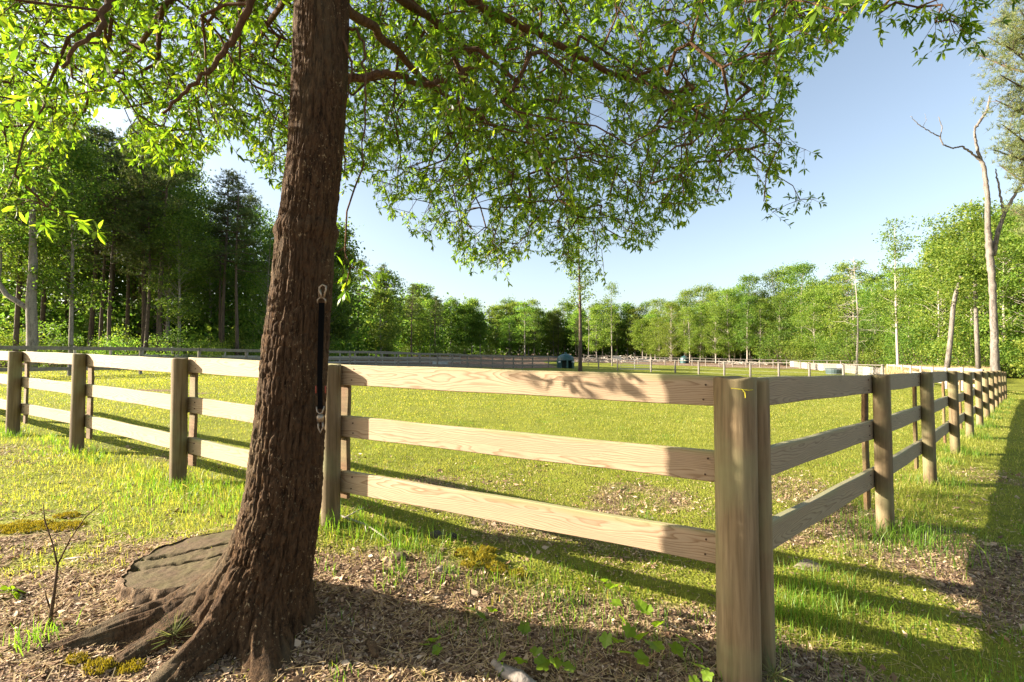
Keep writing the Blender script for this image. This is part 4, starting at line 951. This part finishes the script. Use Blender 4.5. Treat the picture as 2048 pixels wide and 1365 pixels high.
# brush pile
def brush(px, d, w_, h, label):
    p = at(px, 715, d); z = gz(p.x, p.y); root = empty('brush_pile', (p.x, p.y, z)); tag(root, label, 'brush pile')
    m = MB()
    for i in range(120):
        a = random.uniform(0, 3.14); L = random.uniform(.8, 2.2); q = Vector((random.gauss(0, w_*.35), random.gauss(0, .7), random.uniform(.05, h)*random.random()))
        v = Vector((math.cos(a), math.sin(a)*.6, random.uniform(-.35, .35)))*L/2; m.tube([q-v, q+v*.2+Vector((0, 0, .05)), q+v], [.05, .045, .02], 5)
    o = obj('cut_branches', m.mesh('cut_branches', M_PALEBARK), root, Matrix.Translation((p.x, p.y, z))); tag(o, kind='stuff')
brush(1190, 80, 5, 1.0, 'brush pile of cut grey branches behind the paddock tree')
brush(1275, 88, 7, 1.0, 'wider brush pile of cut branches right of the pale sapling')
brush(1490, 84, 9, .7, 'low spread of felled branches in the bare yard by the right wood')
# dry tall grass at the foot of the right wood
def blades(P, H, W, lean, rs, bend=.5):
    n = len(P); a = rs.uniform(0, 2*np.pi, n); s = np.stack([np.cos(a), np.sin(a), np.zeros(n)], 1)
    b = rs.uniform(0, 2*np.pi, n); d = np.stack([np.cos(b), np.sin(b), np.zeros(n)], 1)*(lean*np.abs(rs.normal(0, 1, n)))[:, None]
    H = H[:, None]; W = W[:, None]; up = np.array([[0, 0, 1.]])
    mid = P+(up*.58+d*.35)*H; tip = P+(up*(1-.25*np.minimum(1, np.linalg.norm(d, axis=1))[:, None])+d)*H
    V = np.stack([P-s*W*.5, P+s*W*.5, mid+s*W*.38, mid-s*W*.38, tip], 1).reshape(-1, 3)
    k = np.arange(n)[:, None]*5
    F = np.concatenate([k+np.array([[0, 1, 2]]), k+np.array([[0, 2, 3]]), k+np.array([[3, 2, 4]])], 0)
    return V, F
def band(cols, d0, d1, n, h, label, mat_):
    c = rs.uniform(*cols, n); d = rs.uniform(d0, d1, n); x = (c-1024)/FPX*d; P = np.stack([x, d, tz(x, d)], 1)
    V, F = blades(P, rs.uniform(.5, 1.1, n)*h, np.full(n, .02), .25, rs); tag(obj('tall_grass', npmesh('tall_grass', V, F, mat_)), label, 'grass', None, 'stuff')
band((1770, 1985), 33, 45, 16000, 1.15, 'tall straw-coloured dry grass at the foot of the right-hand wood', M_STRAW)

# ------------------------------------------------------------------ turf, tufts and litter
def scatter(n, ymax, seed, p=1.25, ymin=1.5):
    rs_ = np.random.default_rng(seed); u = rs_.random(n); e = 2-p
    y = (ymin**e+u*(ymax**e-ymin**e))**(1/e); x = rs_.uniform(-1.28, 1.28, n)*y
    return x, y, rs_
MOSS = [(-.18, 2.92, .26), (-3.3, 3.22, .45), (-1.66, 1.93, .2)]
def turf():
    x, y, r_ = scatter(300000, 24, 21, 1.45)
    dm = dirt(x, y); pat = fbm(x*1.6, y*1.6, 4, 2)
    k = r_.random(len(x)) < np.clip(1.0-dm*1.08, .06, 1)*np.clip(.35+1.3*pat, .3, 1)
    for mx, my, mr in MOSS: k &= np.hypot(x-mx, (y-my)*1.3) > mr
    x, y = x[k], y[k]; pat = pat[k]; n = len(x)
    dl = np.minimum(dist_line(x, y, LEFT), dist_line(x, y, RIGHT))
    h = r_.uniform(.014, .036, n)*(1+.9*np.clip(fbm(x*.8+7, y*.8, 5, 2)-.4, 0, 1))*(1+1.4*np.exp(-(dl/.22)**2))
    h *= np.interp(y, [1.5, 3, 8, 24], [1.1, 1.15, 1.1, 1.5]); w_ = np.interp(y, [1.5, 3, 8, 24], [.0026, .0030, .006, .022])*r_.uniform(.7, 1.3, n)
    P = np.stack([x, y, tz(x, y)-.003], 1); V, F = blades(P, h, w_, .75, r_)
    tag(obj('grass', npmesh('grass', V, F, M_GRASS)), 'short yellow-green turf of the paddock', 'grass', None, 'stuff')
turf()
def tuft(cx, cy, n, rad_, h, seed):
    r_ = np.random.default_rng(seed); q = r_.normal(0, rad_, (n, 2)); x = cx+q[:, 0]; y = cy+q[:, 1]
    return np.stack([x, y, tz(x, y)-.004], 1), r_.uniform(.45, 1.1, n)*h
def tufts():
    Ps, Hs = [], []
    spots = []
    for i, p in enumerate(LEFT[1:]): spots += [(p[0], p[1]-.05, 110, .13, .15)]
    for p in RIGHT[1:]: spots += [(p[0]+.05, p[1]-.02, 200, .17, .17)]
    spots += [(1.55, 2.55, 160, .10, .17), (1.75, 2.75, 200, .14, .17), (2.0, 2.5, 120, .15, .10), (2.9, 3.45, 350, .22, .20), (-2.6, 3.9, 350, .3, .11), (-1.9, 3.65, 260, .22, .12), (-3.3, 4.3, 200, .2, .10),
              (-.2, 2.85, 130, .16, .11), (.25, 2.62, 170, .16, .11), (-.6, 3.05, 90, .15, .11), (.6, 2.5, 120, .15, .1), (1.95, 1.9, 120, .10, .13), (2.25, 1.95, 120, .12, .12), (1.5, 2.0, 60, .12, .10), (-.95, 3.1, 120, .12, .12), (-2.05, 2.05, 60, .05, .10), (-.62, 2.65, 22, .04, .16)]
    for i in range(60):
        t = random.random(); L = LEFT if random.random() < .55 else RIGHT; j = random.randrange(0, min(6, len(L)-1)); a, b = L[j], L[j+1]
        spots.append((a[0]+(b[0]-a[0])*t+random.gauss(0, .08), a[1]+(b[1]-a[1])*t+random.gauss(0, .08), 45, .07, random.uniform(.07, .13)))
    for i in range(45):
        y = random.uniform(1.7, 4.2); x = random.uniform(-1., 1.1)*y; spots.append((x, y, 16, .035, random.uniform(.05, .10)))
    for i in range(110):
        y = random.uniform(3.8, 12); x = random.uniform(-1.05, .95)*y; spots.append((x, y, 26, random.uniform(.04, .12), random.uniform(.035, .075)))
    for i, s in enumerate(spots):
        P, h = tuft(*s, 500+i); Ps.append(P); Hs.append(h)
    P = np.concatenate(Ps); h = np.concatenate(Hs); k = np.hypot(P[:, 0]+1.15, P[:, 1]-2.3) > .33
    for mx, my, mr in MOSS: k &= np.hypot(P[:, 0]-mx, (P[:, 1]-my)*1.3) > mr
    P, h = P[k], h[k]
    V, F = blades(P, h, np.full(len(P), .0040), .45, rs); tag(obj('grass_tufts', npmesh('grass_tufts', V, F, M_TUFT)), 'taller fresh green grass tufts along the fence and in the litter', 'grass', None, 'stuff')
tufts()
def litter():
    r_ = np.random.default_rng(33); n = 210000; y = 1.35+(r_.random(n)**1.35)*4.6; x = r_.uniform(-1.25, 1.25, n)*y
    dm = dirt(x, y); k = r_.random(n) < np.clip(dm*(.35+1.3*fbm(x*2.3, y*2.3, 6, 2)), .10, 1); x, y = x[k], y[k]; n = len(x)
    C = np.stack([x, y, tz(x, y)+r_.uniform(.0, .010, n)], 1); s = r_.uniform(.003, .0095, n)*np.where(r_.random(n) < .05, 2.6, 1)*np.interp(y, [1.4, 5], [1, 1.6])
    nrm = r_.normal(0, .42, (n, 3))+[0, 0, 1]; nrm /= np.linalg.norm(nrm, axis=1)[:, None]
    a = np.cross(nrm, r_.normal(size=(n, 3))); a /= np.linalg.norm(a, axis=1)[:, None]; b = np.cross(nrm, a); asp = r_.uniform(.25, .75, n)[:, None]; s = s[:, None]
    cur = nrm*s*r_.uniform(-.1, .35, n)[:, None]
    V = np.stack([C-a*s+cur, C+b*s*asp, C+a*s+cur, C-b*s*asp], 1).reshape(-1, 3)
    tag(obj('leaf_litter', npmesh('leaf_litter', V, np.arange(n*4).reshape(n, 4), M_LITTER)), 'carpet of dead leaves and bark crumbs round the tree', 'leaf litter', None, 'stuff')
litter()
def needles():
    r_ = np.random.default_rng(35); n = 26000; y = 1.35+(r_.random(n)**1.3)*3.6; x = r_.uniform(-1.25, 1.25, n)*y
    k = r_.random(n) < np.clip(dirt(x, y)*fbm(x*1.7, y*1.7, 8, 2)*1.7, .05, 1); x, y = x[k], y[k]; n = len(x); a = r_.uniform(0, 6.28, n); L = r_.uniform(.015, .05, n)
    d = np.stack([np.cos(a)*L, np.sin(a)*L, r_.normal(0, .006, n)], 1); q = np.stack([-np.sin(a), np.cos(a), np.zeros(n)], 1)*(r_.uniform(.0008, .0022, n))[:, None]
    C = np.stack([x, y, tz(x, y)+r_.uniform(.006, .016, n)], 1); V = np.stack([C-d-q, C-d+q, C+d+q, C+d-q], 1).reshape(-1, 3)
    tag(obj('fallen_needles', npmesh('fallen_needles', V, np.arange(n*4).reshape(n, 4), M_STRAW)), 'dry needles and thin straws lying on the leaf litter', 'leaf litter', None, 'stuff')
needles()

# ------------------------------------------------------------------ small things on the ground
def stump():
    cx, cy = -1.70, 2.66; g = gz(cx, cy); root = empty('tree_stump', (cx, cy, g)); tag(root, 'old flat-cut mossy stump beside the roots of the oak', 'stump')
    n = 120; nr = 46; th = np.linspace(0, 2*np.pi, n, endpoint=False); Rr = .39*(1+.16*(fbm(np.cos(th)*1.4+4, np.sin(th)*1.4, 1, 3)-.5)*2+.05*(vnoise(np.cos(th)*5, np.sin(th)*5, 3)-.5)); Rr = Rr*np.where(True, 1+.10*np.cos(th-2.9), 1)
    rows = []
    for hh, f in ((-.12, 1.20), (-.02, 1.09), (.004, 1.05), (.026, 1.02), (.038, 1.0), (.046, .97)):
        d = 1+.10*(fbm(np.cos(th)*9, np.sin(th)*9, hh*14, 3)-.5)*2
        rows.append(np.stack([cx+Rr*f*d*np.cos(th), cy+Rr*f*d*.92*np.sin(th), np.full(n, g+hh)+.03*np.cos(th-.6)], 1))
    V = np.concatenate(rows); m = len(rows); I = np.arange(m*n).reshape(m, n); J = np.roll(I, -1, 1)
    obj('bark_wall', npmesh('bark_wall', V, np.stack([I[:-1], J[:-1], J[1:], I[1:]], -1).reshape(-1, 4), M_ROOT, True), root)
    rr = np.linspace(.985, 0.0, nr); T, Q = np.meshgrid(th, rr); X = cx+Rr[None]*Q*np.cos(T); Y = cy+Rr[None]*Q*.92*np.sin(T)
    u, v = X-cx, Y-cy; wv = .16*(fbm(u*6, v*6, 2, 3)-.5); crack = .05*np.exp(-((v*.9-u*.25+wv+.02)/.011)**2)*(Q < .97)+.035*np.exp(-((v-u*.45-.15+wv*.6)/.009)**2)*(Q < .95)
    Zt = g+.040+.03*np.cos(T-.6)*Q+.016*(fbm(X*5, Y*5, 3, 2)-.5)+.010*(fbm(X*30, Y*30, 5, 3)-.5)-crack
    I = np.arange(nr*n).reshape(nr, n); J = np.roll(I, -1, 1)
    gm = G('stump_top'); tc = gm.n('TexCoord'); vv = tc.outputs['Object']; n1 = gm.noise(vv, 9, 5, .6); n2 = gm.noise(vv, 60, 4, .6)
    col = gm.mix(gm.ramp(n1, [(.38, (0,)*3), (.6, (1,)*3)]), (.125, .085, .05), (.12, .095, .045)); sp = gm.n('SeparateXYZ'); gm.put(sp.inputs[0], vv); dx_ = gm.math('ADD', sp.outputs[0], 1.70); dy_ = gm.math('ADD', sp.outputs[1], -2.72)
    rr_ = gm.math('ADD', gm.math('SQRT', gm.math('ADD', gm.math('MULTIPLY', dx_, dx_), gm.math('MULTIPLY', dy_, dy_))), gm.math('MULTIPLY', n1, .05)); ring = gm.math('FRACT', gm.math('MULTIPLY', rr_, 75.0))
    col = gm.mix(.45, col, gm.ramp(ring, [(0, (1,)*3), (.7, (.75,)*3), (1, (.4,)*3)]), 'MULTIPLY')
    col = gm.mix(.6, col, gm.ramp(n2, [(.3, (.4,)*3), (.7, (1,)*3)]), 'MULTIPLY')
    obj('cut_face', npmesh('cut_face', np.stack([X, Y, Zt], -1).reshape(-1, 3), np.stack([I[:-1], J[:-1], J[1:], I[1:]], -1).reshape(-1, 4), gm.done(gm.bsdf(col, .9, .15, n2, .6, .006)), True), root)
stump()

# leash hanging on the trunk
def leash():
    D = 2.125; top = at(645, 575, D); root = empty('leash', tuple(at(643, 870, D))); tag(root, 'black strap leash with metal snaps hanging on the oak trunk', 'leash')
    steel = simple('snap_metal', (.34, .28, .21), .5, .4, .85); web = simple('black_webbing', (.004, .004, .004), .9, .05, 0, .3, 200, .3); red = simple('red_stitching', (.30, .06, .03), .8)
    a, b = at(643, 606, D), at(641, 818, D); m = MB(); N = 12
    for i in range(N):
        c = a.lerp(b, (i+.5)/N); m.box(c, (.030, .006, (a-b).length/N+.0005))
    m2 = MB(); w_ = .0115; V = []
    path = [a.lerp(b, t) for t in np.linspace(0, 1, 20)]
    for p in path:
        for sx, sy in ((-1, -1), (1, -1), (1, 1), (-1, 1)): m2.v.append(p+Vector((sx*w_*(1+.04*math.sin(p.z*60))+.004*math.sin(p.z*7+1), sy*.003+.004*math.sin(p.z*9)*(1+.6*sx), 0)))
    for i in range(19):
        for k in range(4): m2.f.append((i*4+k, i*4+(k+1) % 4, (i+1)*4+(k+1) % 4, (i+1)*4+k))
    obj('strap', m2.mesh('strap', web), root)
    s = MB(); s.tube([at(638, 595, D), at(639, 575, D), at(645, 570, D), at(652, 573, D), at(652, 580, D), at(647, 597, D)], .0042, 8); s.tube([at(640, 580, D-.002), at(643, 596, D-.002)], .005, 8); obj('upper_snap', s.mesh('upper_snap', steel, True), root)
    q = MB(); q.tube([at(635, 607, D), at(635, 600, D), at(640, 596, D), at(646, 596, D), at(651, 600, D), at(651, 607, D)], .0036, 8); obj('upper_ring', q.mesh('upper_ring', steel, True), root)
    q = MB(); q.tube([at(633, 814, D-.004), at(634, 824, D-.004), at(639, 828, D-.004), at(645, 826, D-.004), at(648, 813, D-.004)], .0036, 8); obj('lower_ring', q.mesh('lower_ring', steel, True), root)
    q = MB(); q.tube([at(640, 829, D), at(640, 834, D), at(640, 844, D)], [.011, .017, .014], 10); q.tube([at(637, 844, D), at(636, 856, D), at(641, 866, D), at(646, 856, D), at(645, 844, D)], .0042, 8); obj('lower_snap', q.mesh('lower_snap', steel, True), root)
    for c in (632, 651):
        q = MB(); q.tube([at(c, 772, D-.002), at(c, 787, D-.002)], .0035, 8); obj('slider', q.mesh('slider', red, True), root)
leash()

def moss(cx, cy, blobs, seed, label):
    r_ = np.random.default_rng(seed); P = []; 
    for (dx, dy, rx, ry, h) in blobs:
        n = int(9000*rx*ry*8)+250; q = r_.uniform(-1, 1, (n, 2)); q = q[np.hypot(*q.T) < 1]; edge = .75+.5*fbm(q[:, 0]*3+dx*9, q[:, 1]*3, seed, 2)-.25; q = q[np.hypot(*q.T) < edge]
        x = cx+dx+q[:, 0]*rx; y = cy+dy+q[:, 1]*ry; rr = np.clip(1-np.hypot(*q.T)**2, 0, 1); P.append(np.stack([x, y, tz(x, y)+h*np.sqrt(rr)*(.6+.7*vnoise(x*35, y*35, seed))], 1))
    P = np.concatenate(P); V, F = blades(P-np.array([0, 0, .012]), r_.uniform(.012, .024, len(P)), np.full(len(P), .0045), .6, r_)
    tag(obj('moss_cushion', npmesh('moss_cushion', V, F, M_MOSS)), label, 'moss')
c = at(965, 1150, 2.9)
moss(c.x, 2.92, [(0, 0, .12, .11, .045), (-.11, .04, .08, .07, .04), (.09, -.09, .09, .07, .035), (.21, -.13, .07, .06, .03), (.03, .14, .08, .05, .03), (-.07, -.10, .08, .06, .03)], 4, 'golden moss cushion on the bare soil between the oak and the corner post')
moss(-3.30, 3.22, [(0, 0, .26, .14, .03), (.25, .02, .16, .10, .025), (-.25, -.05, .2, .12, .025), (.1, .2, .12, .07, .02)], 6, 'wide golden moss patch near the left edge of the ground')
moss(-1.66, 1.93, [(0, 0, .09, .06, .03), (.12, .0, .07, .05, .025), (-.12, .03, .06, .04, .02)], 7, 'small golden moss cushion in front of the oak roots')

def rock(px_, py_, d, s, label, seed, col=(.24, .19, .145)):
    import bmesh
    bm = bmesh.new(); bmesh.ops.create_icosphere(bm, subdivisions=3, radius=1.0)
    for v in bm.verts:
        k = float(fbm(v.co.x*1.1+seed, v.co.y*1.1, v.co.z*1.1, 3)); v.co *= .45+1.25*k; v.co.x *= 1.35; v.co.z *= .6
        for ax in (Vector((.6, -.5, .6)), Vector((-.7, -.3, .5)), Vector((0, .2, 1))):
            ax = ax.normalized(); e = v.co.dot(ax)-.72
            if e > 0: v.co -= ax*e*.8
    me = bpy.data.meshes.new('rock'); bm.to_mesh(me); bm.free(); me.materials.append(simple('stone%d' % seed, col, .9, .2, 0, .55, 7, .7))
    p = at(px_, py_, d); z = gz(p.x, p.y); o = obj('rock', me, None, Matrix.Translation((p.x, p.y, z+s*.12)) @ Matrix.Rotation(seed, 4, 'Z') @ Matrix.Scale(s, 4)); tag(o, label, 'rock')
rock(1618, 1160, 3.05, .065, 'knobbly reddish-brown rock in the grass right of the corner post', 3)
rock(870, 1110, 3.2, .038, 'dark upright rock chip left of the moss cushion', 5, (.10, .085, .07))
rock(905, 1112, 3.2, .03, 'dark crumbly lump just behind the moss cushion', 8, (.07, .06, .05))
rock(800, 1165, 2.85, .036, 'flat brown bark slab on the soil right of the oak', 9, (.13, .095, .065))
rock(880, 1183, 2.75, .03, 'small pale stone chip at the edge of the oak shadow', 12, (.28, .23, .18))

def stick(pts, rad, label, name='fallen_stick', matn=M_PALEBARK, extra=()):
    m = MB(); P = []
    for (px_, py_, d, h) in pts:
        p = at(px_, py_, d); P.append(Vector((p.x, p.y, gz(p.x, p.y)+h)))
    m.tube(P, rad, 7)
    for (i, dx, dy, dz) in extra: m.tube([P[i], P[i]+Vector((dx, dy, dz))*.6, P[i]+Vector((dx, dy, dz))], [rad[i]*.7, rad[i]*.5, rad[i]*.3], 5)
    tag(obj(name, m.mesh(name, matn, True)), label, 'stick')
stick([(645, 1035, 3.55, .02), (690, 1070, 3.3, .03), (730, 1080, 3.2, .03), (760, 1098, 3.1, .02), (782, 1112, 3.0, .015)], [.004, .007, .007, .006, .003], 'thin forked grey stick lying between the oak and its nearest fence post', extra=[(1, .10, .10, .04), (2, .05, -.14, .0)])
stick([(985, 1325, 2.1, .01), (1010, 1335, 2.05, .015), (1040, 1345, 2.02, .02), (1080, 1365, 1.97, .015)], [.014, .026, .028, .016], 'grey weathered piece of wood at the bottom edge of the picture', 'driftwood', M_GREYBARK)
stick([(735, 1300, 2.15, .0), (745, 1325, 2.1, .02), (752, 1350, 2.05, .02)], [.012, .02, .015], 'split bark piece in the sunlit litter at the bottom', 'bark_piece', M_ROOT)
stick([(130, 1105, 2.75, .01), (160, 1108, 2.75, .012), (205, 1114, 2.72, .01)], [.003, .005, .003], 'short pale twig on the litter left of the stump')

def sapling():
    b = at(100, 1268, 2.14); g = gz(b.x, b.y); root = empty('twiggy_sapling', (b.x, b.y, g)); tag(root, 'leafless forked twig sapling at the lower left', 'sapling'); B = Vector((b.x, b.y, g))
    m = MB(); m.tube([B+Vector(v) for v in ((0, 0, -.03), (0, 0, .05), (.012, 0, .14), (.005, .02, .27))], [.012, .008, .006, .005], 8); obj('stem', m.mesh('stem', M_ROOT, True), root)
    for pts in (((.005, .02, .27), (-.03, .03, .36), (-.07, .03, .47), (-.10, .05, .55)), ((.005, .02, .27), (.05, .03, .38), (.11, .04, .48), (.20, .05, .56)), ((0, 0, .05), (.05, .01, .10), (.09, .0, .14)), ((0, 0, .08), (-.02, 0, .13), (-.03, 0, .17))):
        q = MB(); q.tube([B+Vector(v) for v in pts], [.0042]+[.0028]*(len(pts)-2)+[.001], 6); obj('twig', q.mesh('twig', M_ROOT, True), root)
sapling()

# broad-leaved seedlings: every leaf its own part
def lobed_leaf():
    pts = []; N = 22
    for k in range(N):
        a = -math.pi*.92+2*math.pi*.92*k/(N-1); r = .5*(1+.16*math.cos(5*a))*(1-.16*abs(a)/math.pi)+.05*(k % 2)
        pts.append((r*math.cos(a)+.28, r*math.sin(a), .10*abs(math.sin(a))-.10*(r*math.cos(a)+.28)**2))
    V = [(0, 0, 0), (.35, 0, -.02)]+pts; F = [(1, 2+k, 3+k) for k in range(N-1)]+[(0, 2, 1), (0, 1, 1+N)]
    F = [f if len(set(f)) == 3 else None for f in F]; F = [f for f in F if f]
    me = bpy.data.meshes.new('leaf'); me.from_pydata(V, [], F); me.update(); me.materials.append(M_VINE); return me
LOBE = lobed_leaf(); M_STEM = simple('seedling_stem', (.16, .10, .05), .7)
def seedling(px_, py_, d, leaves, label):
    b = at(px_, py_, d); g = gz(b.x, b.y); root = empty('seedling_plant', (b.x, b.y, g)); tag(root, label, 'plant'); B = Vector((b.x, b.y, g)); r_ = random.Random(px_)
    for (lx, ly, dd, s) in leaves:
        t = at(lx, ly, dd); zz = gz(t.x, t.y); t.z = max(t.z, zz+.03)
        m = MB(); m.tube([B, (B+t)/2+Vector((0, 0, .02)), t], [.0022, .0018, .0012], 5); obj('stem', m.mesh('stem', M_STEM), root)
        yaw = r_.uniform(0, 6.28); M = Matrix.Translation(t) @ Matrix.Rotation(yaw, 4, 'Z') @ Matrix.Rotation(r_.uniform(-.2, .9), 4, 'Y') @ Matrix.Rotation(r_.uniform(-.6, .6), 4, 'X') @ Matrix.Scale(s*1.25, 4)
        obj('leaf', LOBE, root, M)
seedling(1275, 1300, 2.12, [(1215, 1270, 2.12, .05), (1235, 1280, 2.1, .055), (1262, 1255, 2.15, .05), (1290, 1268, 2.1, .06), (1240, 1305, 2.05, .05), (1275, 1318, 2.03, .055), (1300, 1290, 2.08, .05), (1320, 1300, 2.05, .05), (1345, 1290, 2.1, .055), (1362, 1275, 2.1, .045), (1385, 1290, 2.1, .045)],
         'largest bright lobed-leaf seedling left of the corner post base')
seedling(1250, 1215, 2.5, [(1200, 1160, 2.55, .055), (1228, 1170, 2.5, .06), (1262, 1180, 2.5, .055), (1225, 1205, 2.45, .05), (1275, 1205, 2.45, .055), (1300, 1225, 2.4, .05), (1240, 1235, 2.4, .05), (1320, 1245, 2.35, .05)],
         'lobed-leaf seedling in the shade below the lowest rail')
seedling(1075, 1325, 2.08, [(1005, 1335, 2.05, .045), (1010, 1310, 2.08, .04), (1045, 1320, 2.06, .05), (1075, 1330, 2.03, .055), (1108, 1318, 2.05, .05), (1130, 1335, 2.02, .045), (1075, 1297, 2.1, .045), (1125, 1305, 2.08, .04)],
         'low lobed-leaf seedling at the bottom centre of the picture')
seedling(960, 1250, 2.4, [(945, 1222, 2.4, .055), (985, 1218, 2.4, .045), (1050, 1250, 2.35, .05), (955, 1240, 2.38, .05)], 'dim lobed-leaf seedling in the oak shadow below the moss')
seedling(1410, 1350, 2.0, [(1400, 1335, 1.98, .05), (1420, 1345, 1.97, .04), (1385, 1355, 1.97, .04)], 'small lobed-leaf seedling touching the foot of the corner post')
seedling(25, 1190, 2.4, [(15, 1185, 2.4, .05), (35, 1190, 2.38, .045), (25, 1215, 2.35, .05), (8, 1215, 2.35, .045)], 'pale lobed-leaf seedling at the left edge of the litter')
seedling(860, 1310, 2.15, [(855, 1290, 2.15, .05), (875, 1280, 2.15, .045), (880, 1305, 2.12, .04), (845, 1300, 2.12, .04)], 'lobed-leaf seedling in the sunlit litter right of the oak roots')

def pine_seedling(px_, py_, d, h, label, seed):
    b = at(px_, py_, d); g = gz(b.x, b.y); r_ = np.random.default_rng(seed); root = empty('pine_seedling', (b.x, b.y, g)); tag(root, label, 'seedling'); m = MB()
    m.tube([(b.x, b.y, g-.01), (b.x, b.y, g+h*.45)], [.004, .002], 6); obj('stem', m.mesh('stem', M_STEM), root)
    n = 70; C = np.array([b.x, b.y, g])+np.stack([np.zeros(n), np.zeros(n), r_.uniform(.2, .45, n)*h], 1); D = r_.normal(0, .7, (n, 3))+[0, 0, .55]; D /= np.linalg.norm(D, axis=1)[:, None]
    V, F = needle_tufts(C, D, h*.75, r_, 1, .0011); obj('needles', npmesh('needles', V, F, M_NEEDLE_L), root)
pine_seedling(528, 1290, 2.15, .16, 'tiny pine seedling in front of the right-hand oak root', 1)
pine_seedling(1548, 1340, 2.05, .15, 'tiny pine seedling at the right foot of the corner post', 2)
pine_seedling(345, 1330, 2.05, .13, 'tiny pine seedling between the two front oak roots', 3)
